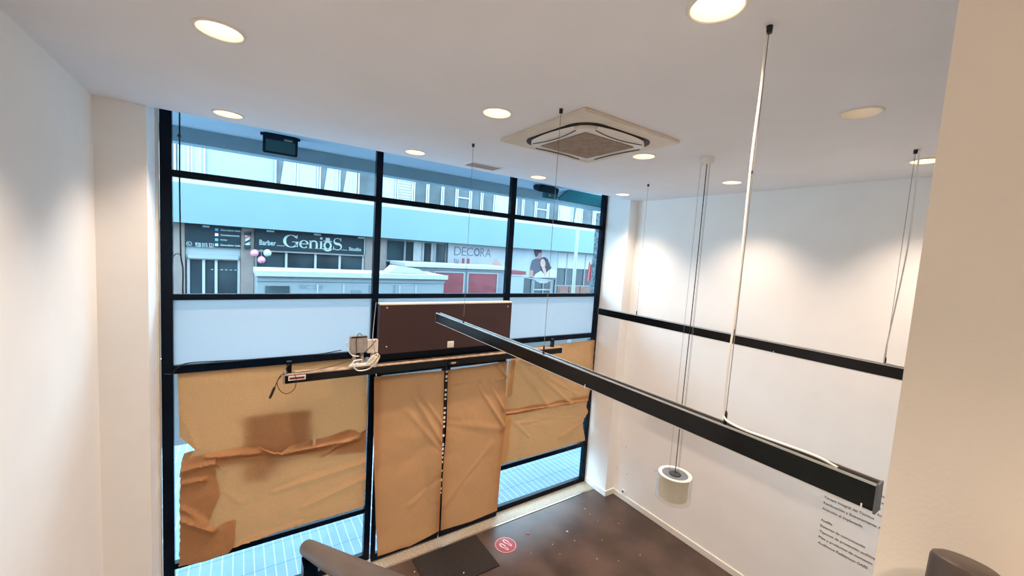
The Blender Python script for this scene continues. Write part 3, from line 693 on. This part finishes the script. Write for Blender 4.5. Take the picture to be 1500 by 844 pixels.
# ================================================================== OUTSIDE: own building
bx(-6, 22, .0605, 4.2, -.3, -.012).build('sidewalk', 'pave', kind='structure', label='pale grooved paving outside the glass', cat='pavement')
bx(-12, 30, 4.2, 11., -.4, -.12).build('road', 'road', kind='structure', label='asphalt street beyond the pavement', cat='road')
zb = 4.64
bx(-6, 12, .08, 1.16, 4.80, 5.1).build('soffit', 'soffit', kind='structure', label='pale blue lit soffit above the pavement', cat='soffit')
bx(-6, 12, 1.16, 1.34, zb, 5.1).build('soffit_beam', 'beam', kind='structure', label='grey blue edge beam of the soffit', cat='beam')
bx(-6, -.9, .08, .3, 0, 5.).build('wall_outside', 'oppwall', kind='structure', label='outer wall left of the glazing', cat='wall')
bx(5.6, 12, .08, .3, 0, 5.).build('wall_outside', 'oppwall', kind='structure', label='outer wall right of the glazing', cat='wall')
q = onY(866.5, 400, 1.6)
bx(q.x, q.x + .5, 1.17, 1.6, -.02, zb).box(q.x, q.x + .5, .95, 1.17, -.02, 4.79).build('stone_pillar', 'stone', kind='structure', label='speckled stone pillar outside the right bay', cat='pillar')
# floodlights
def floodlight(label, c, tilt, w=.33, h=.235):
    t = thing('floodlight', label, 'floodlight', c, 'floodlights under the soffit')
    R3 = Matrix.Rotation(tilt, 3, 'X'); cv = Vector(c)
    def bb(name, m, x0, x1, y0, y1, z0, z1, bev=0.):
        mb = MB(); mb.box(x0, x1, y0, y1, z0, z1)
        for v in mb.b.verts: v.co = R3 @ v.co + cv
        return mb.build(name, m, t, bevel=bev)
    bb('housing', 'flood', -w / 2, w / 2, -.03, .06, -h / 2, h / 2, .008)
    bb('lens', 'floodglass', -w / 2 + .025, w / 2 - .025, -.036, -.0305, -h / 2 + .02, h * .10)
    bb('reflector_cover', 'flood', -w / 2 + .02, w / 2 - .02, -.045, -.0305, h * .12, h / 2 - .01, .003)
    bb('maker_plate', 'letter', .03, .11, -.047, -.0452, h * .13, h * .13 + .02)
    for s in (-1, 1): bb('pivot_knob', 'flood', s * (w / 2 + .012) - .012, s * (w / 2 + .012) + .012, .0, .03, h / 2 - .06, h / 2 - .02)
    for s in (-1, 1): bx(cv.x + s * (w / 2 + .02) - .004, cv.x + s * (w / 2 + .02) + .004, cv.y - .015, cv.y + .02, cv.z + h * .25, 4.7998).build('bracket', 'flood', t)
floodlight('navy floodlight hanging under the soffit outside the left bay', (.36, .7, 4.715), math.radians(8))
floodlight('flat floodlight under the soffit outside the right bay', (4.08, .68, 4.765), math.radians(-72), .40, .16)
# awning outside the right bay
t = thing('awning', 'teal folded awning under the soffit outside the right bay', 'awning', (4.9, .9, 4.6))
A = [onY(838, 275, .55), onY(890, 285, .55), onY(890, 305, 1.0), onY(818, 292, 1.0)]
mb = MB()
lo = [mb.b.verts.new(p) for p in A]; hi = [mb.b.verts.new(p + Vector((0, .02, .03))) for p in A]
mb.b.faces.new(lo); mb.b.faces.new(hi[::-1])
for i in range(4): mb.b.faces.new([lo[i], lo[(i + 1) % 4], hi[(i + 1) % 4], hi[i]])
mb.build('canopy', 'teal', t)
p = onY(807, 287, .95); bx(p.x - .16, p.x + .14, .93, .99, p.z - .045, p.z + .045).build('arm_bracket', 'teal', t, bevel=.005)
mb = MB().prism([(p.x - .06, p.z - .02), (p.x - .01, p.z), (p.x - .06, p.z + .025)], .925, .9295); mb.build('arrow_mark', 'letter', t)
mb = MB(); mb.tube([A[3] + Vector((0, .01, 0)), A[2] + Vector((0, .01, 0))], .012, 8).build('front_rail', 'teal', t)
# thin cable hanging outside the left bay
t = thing('hanging_cable', 'thin black cable hanging outside the left bay glass', 'cable', (-.42, .13, 3.0))
pts = [tuple(onY(u, v, .13)) for u, v in ((263, 150), (263, 200), (263, 260), (264, 330), (265, 375), (268, 395), (268, 430), (272, 446))]
MB().tube(spline(pts, 6), .0065, 6).build('cable_run', 'black', t, smooth=True)
q = onY(262.5, 199, .13); MB().ell(q, (.014, .014, .014), 10, 8).build('joint', 'black', t)
pts = [tuple(onY(u, v, .13)) for u, v in ((253, 377), (258, 372), (264, 374), (267, 386))]
MB().tube(spline(pts, 6), .004, 6).build('side_loop', 'black', t, smooth=True)
p = onY(272.5, 446, .13); MB().tube([p + Vector((-.01, 0, .03)), p, p + Vector((.015, 0, -.03))], [.006, .014, .006], 8).build('end_plug', 'black', t)

# ================================================================== OUTSIDE: building across the street
YO = 11.
O = lambda u, v, y=YO: onY(u, v, y)
bld = thing('building', 'white shop building with pale blue canopy band across the street', 'building', (6, YO + 1, -.1))
mb = MB(); mb.box(-14, 34, YO + .62, YO + 1.2, 5.33, 7.6); mb.box(-14, 34, YO + 1.0, YO + 1.2, -.1, 5.3)
mb.build('wall', 'oppwall', bld)
bx(-14, 34, YO - .45, YO + .62, 3.97, 5.11).build('canopy_band', 'fascia', bld)
bx(-14, 34, YO - .38, YO + .7, 5.112, 5.20).build('sill_strip', 'pvc', bld)
bx(-14, 34, YO + .3, YO + .7, 5.2, 5.33).build('sill_wall', 'pvc', bld)
def owin(u0, u1, kind, zt=6.75, vref=270, z0=5.335):
    y = YO + .60
    a, b = O(u0, vref, y).x, O(u1, vref, y).x
    f = .05
    w = MB(); w.box(a, a + f, y - .06, y + .019, z0, zt).box(b - f, b, y - .06, y + .019, z0, zt).box(a + f, b - f, y - .06, y + .019, z0, z0 + .06).box(a + f, b - f, y - .06, y + .019, zt - .06, zt)
    w = w.build('window_frame', 'pvc', bld)
    if kind == 'open':
        bx(a + f, b - f, y - .07, y - .02, 5.95, 6.0).build('sash_bar', 'pvc', w)
    bx(a + f, b - f, y - .01, y + .015, z0 + .06, zt - .06).build('pane', {'dark': 'paneg', 'open': 'paneg', 'curtain': 'lilac', 'drape': 'paneg', 'shutter': 'shutter'}[kind], w)
    if kind in ('curtain', 'drape'):
        aa, bb = (a + f, b - f) if kind == 'curtain' else (a + f + (b - a) * .35, b - f)
        def P(s, t):
            x = aa + (bb - aa) * s; return Vector((x - (.12 * (1 - t) * (kind == 'drape') * (1 - s)), y - .025 + .012 * math.sin(s * (bb - aa) * 55), z0 + .07 + (zt - .35 * (kind == 'drape') - z0 - .07) * t))
        MB().grid(P, 40, 3).build('curtain', 'curtain', w, smooth=True)
    if kind == 'shutter':
        mb = MB()
        for k in range(9): mb.box(a + f, b - f, y - .03, y - .0102, z0 + .08 + k * .11, z0 + .16 + k * .11)
        mb.build('slats', 'shutter', w)
for u0, u1, k in ((240, 258, 'dark'), (261, 278, 'curtain'), (279, 301, 'curtain'), (402, 433, 'drape'), (434, 466, 'curtain'), (467, 495, 'drape'), (496, 522, 'drape'), (524, 552, 'dark'), (554, 580, 'curtain'), (581, 605, 'shutter'),
                  (606, 626, 'dark'), (627, 648, 'dark'), (649, 669, 'dark'), (670, 689, 'open'), (690, 706, 'dark'), (707, 725, 'dark'), (726, 756, 'curtain'), (757, 767, 'dark'), (768, 786, 'dark'), (787, 804, 'open'),
                  (805, 821, 'dark'), (822, 840, 'curtain'), (841, 854, 'drape'), (855, 872, 'dark'), (873, 890, 'curtain')):
    owin(u0, u1, k)
# ground floor: pillars and shop fronts
for a, b in ((-2.6, -1.37), (.02, .37), (3.86, 4.62)):
    bx(a, b, YO - .02, YO + 1.0, -.1, 3.965).build('pillar', 'pillar', bld)
def shopfront(a, b, zt, kick, verticals, name_m='pvc', y=None):
    y = y or YO + .15
    f = MB(); f.box(a, b, y - .05, y + .05, zt - .06, zt).box(a, b, y - .05, y + .05, -.1, kick)
    for x in verticals: f.box(x - .035, x + .035, y - .05, y + .05, kick, zt - .06)
    f = f.build('shopfront_frame', name_m, bld)
    bx(a, b, y, y + .02, kick, zt - .06).build('pane', 'pane', f)
    return f
shopfront(-1.36, .015, 2.95, .1, (-1.3, -.93, -.62, -.03))
bx(-1.36, .015, YO + .05, YO + .3, 2.955, 3.295).build('shop_lintel', 'oppwall', bld)
bx(-1.3, -.04, YO - .02, YO + .049, 2.93, 3.05).build('shutter_box', 'oppwall', bld)
for k in range(6): bx(-.75 + k * .12, -.69 + k * .12, YO + .12, YO + .149, 2.58, 2.60).build('shop_light', 'letter', bld)
shopfront(.375, 3.855, 3.295, .1, (.42, 1.3, 2.2, 3.0, 3.82))
bx(.375, 3.855, YO + .02, YO + .099, 3.235, 3.294).build('shop_trim', 'pvc', bld)
shopfront(4.625, 7.2, 3.96, .3, (4.66, 5.4, 6.1, 6.65, 7.17), 'greysteel')
bx(4.625, 7.2, YO + .02, YO + .099, 3.08, 3.14).build('shop_trim', 'greysteel', bld)
for a, b in ((5.75, 6.2), (6.5, 6.72)):
    MB().grid(lambda s, t: Vector((a + (b - a) * s, YO + .11 + .012 * math.sin(s * 25), 3.15 + .78 * t)), 24, 2).build('shop_curtain', 'curtain', bld, smooth=True)
shopfront(10.2, 13.25, 2.6, .3, (10.5, 11.1, 11.8, 12.5, 13.1), 'greysteel')
shopfront(13.25, 19., 3.96, 2.25, (13.3, 13.95, 14.6, 15.25, 15.9, 16.8), 'greysteel')
for a in (13.34, 13.99, 14.64, 15.29): bx(a, a + .57, YO + .10, YO + .148, 3.12, 3.90).build('roller_blind', 'curtain', bld)
for a in (13.4, 14.2, 15.0, 15.8):
    bx(a, a + .7, YO + .04, YO + .099, 1.2, 2.2).box(a + .1, a + .6, YO + .02, YO + .0401, 1.6, 2.08).build('wood_panel', 'wood', bld)
# ---- signs
YS = YO - .06
sg = thing('shop_sign', 'slate contact sign with phone number left of the barber pole', 'sign', (-.7, YS, 3.3))
bx(-1.36, .005, YS, YS + .078, 3.30, 3.955).build('board', 'sign', sg)
a = O(286, 360, YS); b = O(313, 362, YS)
put_text('phone_number', '928 015 521', 'letter', sg, (a.x, YS - .001, a.z - .03), w=b.x - a.x, h=.13, extrude=.004, bold=.012)
c = O(277, 357, YS); MB().lathe([(.055, -.004), (.066, -.004), (.066, -.0005), (.055, -.0005)], (c.x, YS, c.z), 24, axis='y', closed=True).build('phone_icon_ring', 'letter', sg)
mb = MB().tube([(c.x - .02, YS - .003, c.z + .035), (c.x - .028, YS - .003, c.z), (c.x + .02, YS - .003, c.z - .035)], .009, 6); mb.build('phone_icon', 'letter', sg)
for k, (v, m, s, wd) in enumerate(((338, 'blueink', 'Genius Barber Studio', .52), (345, 'pinkwhite', 'Geniusbarberstudio', .50), (352, 'tealink', 'booksy', .17), (359, 'letter', 'Genius Barber Studio', .52))):
    z = 3.84 - k * .155; x = O(317, v, YS).x
    bx(x - .035, x + .045, YS - .006, YS - .0005, z - .04, z + .04).build('social_icon', m, sg)
    put_text('sign_text', s, 'letter', sg, (x + .10, YS - .001, z - .025), w=wd, h=.055, extrude=.003, bold=.02)
bx(-.95, -.78, YS - .012, YS - .0005, 3.885, 3.94).build('sign_lamp', 'letter', sg)
sg = thing('shop_sign', 'long slate barber shop sign with large pale lettering', 'sign', (2.1, YS, 3.3))
bx(.385, 3.82, YS, YS + .078, 3.30, 3.955).build('board', 'sign', sg)
mb = MB(); mb.box(3.80, 3.835, YS - .005, YS - .0005, 3.3, 3.955); mb.build('edge_strip', 'oppwall', sg)
for u in (396, 465, 529): 
    x = O(u, 345, YS).x; bx(x - .11, x + .11, YS - .012, YS - .0005, 3.885, 3.94).build('sign_lamp', 'letter', sg)
a = O(380, 360, YS); b = O(404, 364, YS)
put_text('sign_text', 'Barber', 'letter', sg, (a.x, YS - .001, 3.445), w=b.x - a.x, h=.17, extrude=.004, bold=.012)
bx(b.x + .02, b.x + .25, YS - .004, YS - .0005, 3.45, 3.462).build('sign_rule', 'letter', sg)
a = O(511, 367, YS); b = O(529, 369, YS)
put_text('sign_text', 'Studio', 'letter', sg, (a.x, YS - .001, 3.42), w=b.x - a.x, h=.13, extrude=.004, bold=.012)
bx(a.x - .26, a.x - .05, YS - .004, YS - .0005, 3.425, 3.437).build('sign_rule', 'letter', sg)
def stroke(mb, pts, ws, y=YS - .005):
    L, R_ = [], []
    for i, p in enumerate(pts):
        q0, q1 = pts[max(0, i - 1)], pts[min(len(pts) - 1, i + 1)]
        dx, dz = q1[0] - q0[0], q1[1] - q0[1]; l = math.hypot(dx, dz) or 1
        w = ws[i] / 2; L.append((p[0] - dz / l * w, y, p[1] + dx / l * w)); R_.append((p[0] + dz / l * w, y, p[1] - dx / l * w))
    lv = [mb.b.verts.new(p) for p in L]; rv = [mb.b.verts.new(p) for p in R_]
    lb = [mb.b.verts.new((p[0], y + .0045, p[2])) for p in L]; rb = [mb.b.verts.new((p[0], y + .0045, p[2])) for p in R_]
    for i in range(len(pts) - 1):
        mb.b.faces.new([lv[i], rv[i], rv[i + 1], lv[i + 1]]); mb.b.faces.new([lv[i], lv[i + 1], lb[i + 1], lb[i]]); mb.b.faces.new([rv[i + 1], rv[i], rb[i], rb[i + 1]])
def arc(cx_, cz, rx, rz, a0, a1, thin, fat, n=26):
    pts, ws = [], []
    for i in range(n + 1):
        a = math.radians(a0 + (a1 - a0) * i / n); pts.append((cx_ + rx * math.cos(a), cz + rz * math.sin(a))); ws.append(thin + (fat - thin) * abs(math.cos(a)) ** 1.5)
    return pts, ws
xa, xb = O(415, 358, YS).x, O(501, 365, YS).x
W = xb - xa; zb0, cap = 3.42, .42; xh = .27
ux = lambda f: xa + W * f
def letter(fn):
    mb = MB(); fn(mb); return mb.build('sign_letter', 'letter', sg)
def lG(mb):
    stroke(mb, *arc(ux(.125), zb0 + cap / 2, W * .105, cap / 2 - .01, 40, 330, .018, .085))
    stroke(mb, [(ux(.215), zb0 + .03), (ux(.215), zb0 + .19)], [.07, .07]); stroke(mb, [(ux(.14), zb0 + .19), (ux(.25), zb0 + .19)], [.02, .02])
    stroke(mb, [(ux(.215), zb0 + cap - .12), (ux(.222), zb0 + cap)], [.018, .03])
def le(mb):
    stroke(mb, *arc(ux(.335), zb0 + xh / 2, W * .062, xh / 2 - .01, 0, 320, .018, .06)); stroke(mb, [(ux(.275), zb0 + xh * .53), (ux(.397), zb0 + xh * .53)], [.02, .02])
def ln(mb):
    for f in (.445, .55): stroke(mb, [(ux(f), zb0), (ux(f), zb0 + (xh if f < .5 else xh * .7))], [.06, .06]); stroke(mb, [(ux(f - .03), zb0 + .008), (ux(f + .03), zb0 + .008)], [.016, .016])
    stroke(mb, *arc(ux(.50), zb0 + xh * .66, W * .05, xh * .32, 10, 165, .045, .05, 12)); stroke(mb, [(ux(.415), zb0 + xh - .01), (ux(.445), zb0 + xh - .01)], [.018, .018])
def li(mb):
    stroke(mb, [(ux(.625), zb0), (ux(.625), zb0 + xh)], [.06, .06]); stroke(mb, [(ux(.592), zb0 + .008), (ux(.658), zb0 + .008)], [.016, .016]); stroke(mb, [(ux(.595), zb0 + xh - .01), (ux(.63), zb0 + xh - .01)], [.018, .018])
    stroke(mb, [(ux(.607), zb0 + cap - .05), (ux(.645), zb0 + cap - .05)], [.075, .075])
def lu(mb):       # bearded face with a hat standing in for a letter
    cx_ = ux(.74)
    stroke(mb, *arc(cx_, zb0 + .135, .105, .125, 0, 360, .045, .06)); stroke(mb, [(cx_ - .15, zb0 + .02), (cx_ - .07, zb0 - .015), (cx_, zb0 - .03), (cx_ + .07, zb0 - .015), (cx_ + .15, zb0 + .02)], [.02, .07, .09, .07, .02])
    stroke(mb, [(cx_ - .14, zb0 + .285), (cx_ + .14, zb0 + .285)], [.03, .03]); stroke(mb, [(cx_ - .07, zb0 + .355), (cx_ + .07, zb0 + .355)], [.10, .10])
def lS(mb):
    cx_ = ux(.915); n = 30; pts, ws = [], []
    for i in range(n + 1):
        f = i / n; a = math.radians(35 + 235 * min(1, f * 2)) if f <= .5 else math.radians(90 - 235 * (f - .5) * 2)
        if f <= .5: pts.append((cx_ + W * .062 * math.cos(a), zb0 + cap * .74 + cap * .235 * math.sin(a)))
        else: pts.append((cx_ + W * .070 * math.cos(a), zb0 + cap * .255 + cap * .25 * math.sin(a)))
        ws.append(.022 + .065 * math.exp(-((f - .5) / .17) ** 2))
    stroke(mb, pts, ws)
    stroke(mb, [(ux(.972), zb0 + cap - .11), (ux(.975), zb0 + cap)], [.016, .026]); stroke(mb, [(ux(.845), zb0), (ux(.848), zb0 + .12)], [.026, .016])
for fn in (lG, le, ln, li, lu, lS): letter(fn)
# barber pole on the pillar
q0 = .195
t = thing('barber_pole', 'striped barber pole fixed to the tan pillar between the slate signs', 'barber pole', (q0, YO - .1, 3.3))
MB().lathe([(.0, 0), (.09, 0), (.095, .08), (.07, .12), (0, .12)], (q0, YO - .11, 3.30), 20).build('bottom_cap', 'sign', t, smooth=True)
MB().lathe([(.0, 0), (.07, 0), (.095, .04), (.09, .13), (0, .13)], (q0, YO - .11, 3.72), 20).build('top_cap', 'sign', t, smooth=True)
MB().lathe([(0, 0), (.068, 0), (.068, .3), (0, .3)], (q0, YO - .11, 3.42), 20).build('cylinder', 'letter', t, smooth=True)
for off, m in ((0., 'sign'), (.15, 'red')):
    MB().grid(lambda s, tt: Vector((q0 + .071 * math.cos(PI + PI * s), YO - .11 + .071 * math.sin(PI + PI * s), 3.43 + off + .13 * s + .07 * tt - (.0 if off else 0))), 14, 2).build('stripe', m, t, smooth=True)
bx(q0 - .02, q0 + .02, YO - .10, YO - .0205, 3.36, 3.80).build('wall_bracket', 'sign', t)
# balloons
q = O(382, 374, YO - .3)
for dx, dz, m, lab in ((-.17, .06, 'pink', 'pink balloon, left one of the cluster under the barber sign'), (.02, -.15, 'pink', 'pink balloon at the bottom of the cluster under the barber sign'), (.18, .08, 'mint', 'mint white balloon right in the cluster under the barber sign')):
    t = thing('balloon', lab, 'balloon', (q.x + dx, YO - .3, q.z + dz), 'balloons under the barber sign')
    MB().ell((q.x + dx, YO - .3, q.z + dz), (.115, .11, .12)).build('balloon_body', m, t, smooth=True)
    MB().tube([(q.x + dx, YO - .3, q.z + dz + .115), (q.x + .02, YO - .2, 3.2), (q.x + .02, YO - .05, 3.31)], .006, 5).build('string', 'letter', t)
# DECORA billboard
t = thing('billboard', 'pale billboard with thin dark capital lettering across the street', 'billboard', (8.6, YO, 2.6))
bx(7.21, 10.19, YO - .02, YO + .04, 2.5, 3.962).build('board', 'decora', t)
a = O(665, 373, YO - .02); b = O(722, 377, YO - .02); wch = (b.x - a.x)
wx = a.x
for ch, f, bold in (('D', .19, -.008), ('E', .12, -.008), ('C', .18, -.008), ('O', .17, .03), ('R', .13, -.008), ('A', .17, -.008)):
    put_text('billboard_letter', ch, 'ink', t, (wx, YO - .021, 3.47), w=wch * f * .9, h=.37, extrude=.004, bold=bold); wx += wch * f
put_text('billboard_letter', 'tu', 'ink', t, (a.x, YO - .021, 3.13), w=.22, h=.22, extrude=.004)
for u in (678.5, 686): 
    x = O(u, 382, YO - .02).x; bx(x - .06, x + .06, YO - .026, YO - .0205, 3.05, 3.36).build('billboard_letter', 'redink', t)
mb = MB()
for k in range(8): mb.box(8.55 + k * .12, 8.63 + k * .12, YO - .024, YO - .0205, 3.0, 3.09)
mb.build('billboard_text', 'ink', t)
mb = MB().prism([(9.35, 3.05), (9.5, 3.42), (9.75, 3.30), (9.95, 3.05)], YO - .024, YO - .0205); mb.build('printed_picture', 'skin', t)
# couple poster
t = thing('shop_poster', 'large poster of two people, one in charcoal shirt behind one in white', 'poster', (11.85, YO, 2.6))
bx(10.45, 13.2, YO - .03, YO + .04, 2.62, 3.965).build('backing', 'poster', t)
yp = YO - .031
def pp(pts): return [(lambda q: (q.x, q.z))(O(745 + u / 8.886, 345 + v / 8.886, yp)) for u, v in pts]
def shape(name, m, pts, k): MB().prism(pp(pts), yp - .003 * (k + 1), yp - .0005 - .003 * k).build(name, m, t)
def oval(cu, cv, ru, rv, a=0): return [(cu + ru * math.cos(i / 20 * 2 * PI) * math.cos(a) - rv * math.sin(i / 20 * 2 * PI) * math.sin(a), cv + ru * math.cos(i / 20 * 2 * PI) * math.sin(a) + rv * math.sin(i / 20 * 2 * PI) * math.cos(a)) for i in range(20)]
shape('printed_counter', 'oppwall', [(70, 340), (230, 350), (270, 400), (260, 548), (70, 540)], 0)
shape('printed_shirt', 'shirt', [(300, 330), (350, 300), (430, 300), (540, 390), (565, 420), (540, 470), (400, 500), (320, 530), (275, 450), (285, 390)], 1)
shape('printed_arm', 'skin2', [(275, 450), (320, 455), (315, 545), (272, 545)], 2)
shape('printed_forearm', 'skin', [(555, 420), (620, 470), (622, 540), (600, 530), (590, 470), (540, 440)], 2)
shape('printed_face', 'skin2', oval(395, 255, 38, 50, .3), 2)
shape('printed_hair', 'hairp', [(330, 185), (380, 183), (432, 190), (430, 225), (395, 225), (375, 270), (350, 280), (335, 240)], 3)
shape('printed_blouse', 'wshirt', [(320, 548), (350, 500), (420, 460), (470, 520), (520, 450), (580, 440), (625, 470), (620, 550)], 3)
shape('printed_long_hair', 'hairp', [(420, 290), (470, 280), (510, 310), (535, 390), (545, 430), (500, 470), (470, 450), (430, 470), (405, 400), (408, 330)], 4)
shape('printed_smiling_face', 'skin', oval(443, 365, 34, 62, -.1), 6)
shape('printed_neck', 'skin', [(430, 420), (475, 420), (490, 480), (478, 545), (455, 490)], 5)
shape('printed_smile', 'wshirt', oval(440, 392, 15, 6, .1), 7)
# ---- kiosks and street furniture
def prism_x(mb, poly, x0, x1): return mb.prism(poly, x0, x1, 'yz')
t = thing('kiosk', 'long white flat roofed street kiosk with panelled side', 'kiosk', (3.2, 7.6, -.12))
ka, kb, ky = .35, 5.28, 7.1
bx(ka, kb, ky, ky + 1.5, -.12, 2.74).build('kiosk_body', 'kiosk', t)
bx(ka - .05, kb + .10, ky - .10, ky + 1.55, 2.741, 2.87).build('kiosk_roof', 'kioskroof', t, bevel=.01)
bx(ka, kb + .04, ky - .03, ky - .0005, 2.62, 2.74).build('roof_trim', 'kiosk', t)
bx(kb + .0005, kb + .04, ky + .03, ky + 1.45, .0, 2.60).build('end_panel', 'shutter', t)
for x in (1.7, 2.35, 3.05, 3.2, 3.75, 3.9, 4.4):
    bx(x - .02, x + .02, ky - .02, ky - .0005, .1, 2.55).build('panel_joint', 'greysteel' if x in (3.05, 3.75) else 'kioskroof', t)
bx(2.55, 2.82, ky - .02, ky - .0005, .9, 2.40).build('panel_inset', 'greysteel', t, label='blue grey inset panel')
bx(ka - .055, kb + .105, ky - .125, ky - .1005, 2.75, 2.88).build('gutter', 'kioskroof', t)
put_text('kiosk_lettering', 'BIC 218', 'greysteel', t, (1.28, ky - .003, 2.42), w=.55, h=.11, extrude=.003)
bx(.52, 1.05, ky - .02, ky - .0005, 2.05, 2.50).build('side_window', 'paneg', t)
mb = MB(); q = [(4.05 - .35, 2.872), (4.05 - .12, 3.10), (4.75 - .12, 3.02), (4.95, 2.872)]
mb.prism(q, ky + .4, ky + 1.1); mb.build('roof_hatch', 'kioskroof', bevel=.01, label='white wedge shaped cover lying on the white kiosk roof', cat='cover')
# red kiosk
t = thing('kiosk', 'dull red street kiosk with pale framed panels right of the white one', 'kiosk', (7, 9, -.12))
ra, rb, ry = 4.7, 8.85, 8.9
bx(ra, rb, ry, ry + 1.5, -.12, 3.02).build('kiosk_body', 'greysteel', t)
bx(ra - .08, rb + .08, ry - .12, ry + 1.55, 3.021, 3.15).build('kiosk_roof', 'kioskroof', t, bevel=.01)
bx(ra - .04, rb + .04, ry - .03, ry - .0005, 2.93, 3.02).build('roof_trim', 'greysteel', t)
for a, b in ((4.78, 5.55), (5.72, 6.95), (7.06, 8.42)):
    f = MB(); f.box(a, b, ry - .035, ry - .0005, 2.85, 2.90).box(a, a + .05, ry - .035, ry - .0005, .3, 2.85).box(b - .05, b, ry - .035, ry - .0005, .3, 2.85).box(a + .05, b - .05, ry - .035, ry - .0005, .3, .36)
    f = f.build('panel_frame', 'kiosk', t)
    bx(a + .05, b - .05, ry - .02, ry - .001, .36, 2.85).build('panel', 'kioskred', f)
# white freezer cabinet
t = thing('street_cabinet', 'white cabinet with dull red top right of the red kiosk', 'cabinet', (9.35, 9.2, -.12))
bx(8.98, 9.72, 8.9, 9.8, -.12, 2.80).build('cabinet_body', 'kiosk', t, bevel=.02)
bx(8.94, 9.76, 8.86, 9.84, 2.86, 3.0).build('cabinet_top', 'kioskred', t)
bx(8.96, 9.74, 8.88, 9.82, 2.801, 2.859).build('cabinet_rim', 'kioskroof', t)
# green table like canopy near the poster
t = thing('market_parasol', 'grey green canopy with curved edge in front of the couple poster', 'canopy', (10.6, 9.6, -.12))
pa, pb_ = O(776, 411, 9.6).x, O(803, 411, 9.6).x
zc = O(790, 409, 9.6).z
MB().grid(lambda s, q: Vector((pa + (pb_ - pa) * s, 9.3 + .9 * q, zc - .16 * (1 - abs(2 * s - 1) ** 2) * (1 - q) + .0)), 16, 6).build('canopy_cloth', 'greysteel', t, smooth=True)
for x in (pa + .03, pb_ - .03):
    MB().tube([(x, 9.35, -.12), (x, 9.35, zc)], .035, 8).build('post', 'kiosk', t)
MB().tube([(pa + .03, 9.35, zc - .45), (pb_ - .03, 9.35, zc - .45)], .03, 8).build('cross_bar', 'kiosk', t)
# lamp post
q = onY(843, 380, 5.)
t = thing('lamp_post', 'slim white lamp post across the pavement right of the poster', 'lamp post', (q.x, 5, -.12))
MB().tube([(q.x, 5, -.12), (q.x, 5, 5.4), (q.x, 5, 7.5)], [.06, .05, .045], 14).build('pole', 'kioskroof', t, smooth=True)
MB().lathe([(0, 0), (.11, 0), (.10, .3), (.062, .34), (0, .34)], (q.x, 5, -.12), 16).build('base', 'greysteel', t)
MB().ell((q.x - .35, 5, 7.5), (.45, .12, .08)).build('lamp_head', 'greysteel', t, smooth=True)
q = onY(866, 400, 4.5)
t = thing('red_flag', 'small red banner on a thin pole beside the stone pillar', 'flag', (q.x, 4.5, -.05))
MB().tube([(q.x, 4.5, -.02), (q.x, 4.5, q.z + .45)], .018, 8).build('pole', 'greysteel', t)
MB().grid(lambda s, tt: Vector((q.x - .015 - .2 * s * (1 - .4 * tt), 4.49 + .02 * math.sin(s * 6), q.z - .25 + .5 * tt + .1 * s * tt)), 8, 8).build('banner', 'red', t, smooth=True)

# ================================================================== LIGHT, CAMERA
w = bpy.data.worlds.new('sky'); sc.world = w; w.use_nodes = True
bg = w.node_tree.nodes['Background']; bg.inputs['Color'].default_value = (.66, .86, 1., 1); bg.inputs['Strength'].default_value = 8.
cam = bpy.data.cameras.new('camera'); co = bpy.data.objects.new('camera', cam); C.objects.link(co)
cam.sensor_width = 36.; cam.sensor_fit = 'HORIZONTAL'; cam.lens = FPX / 1500 * 36; cam.clip_start = .02
r, d, f = [Vector(x) for x in RM]
co.matrix_world = Matrix(((r.x, -d.x, -f.x, CAM[0]), (r.y, -d.y, -f.y, CAM[1]), (r.z, -d.z, -f.z, CAM[2]), (0, 0, 0, 1)))
sc.camera = co
vs = sc.view_settings
vs.view_transform = 'Standard'; vs.look = 'None'; vs.exposure = .42; vs.gamma = 1.; vs.use_curve_mapping = False
cy_ = sc.cycles
cy_.max_bounces = 10; cy_.diffuse_bounces = 6; cy_.glossy_bounces = 4; cy_.transparent_max_bounces = 24; cy_.sample_clamp_indirect = 6.; cy_.caustics_reflective = False; cy_.caustics_refractive = False
cy_.use_denoising = True
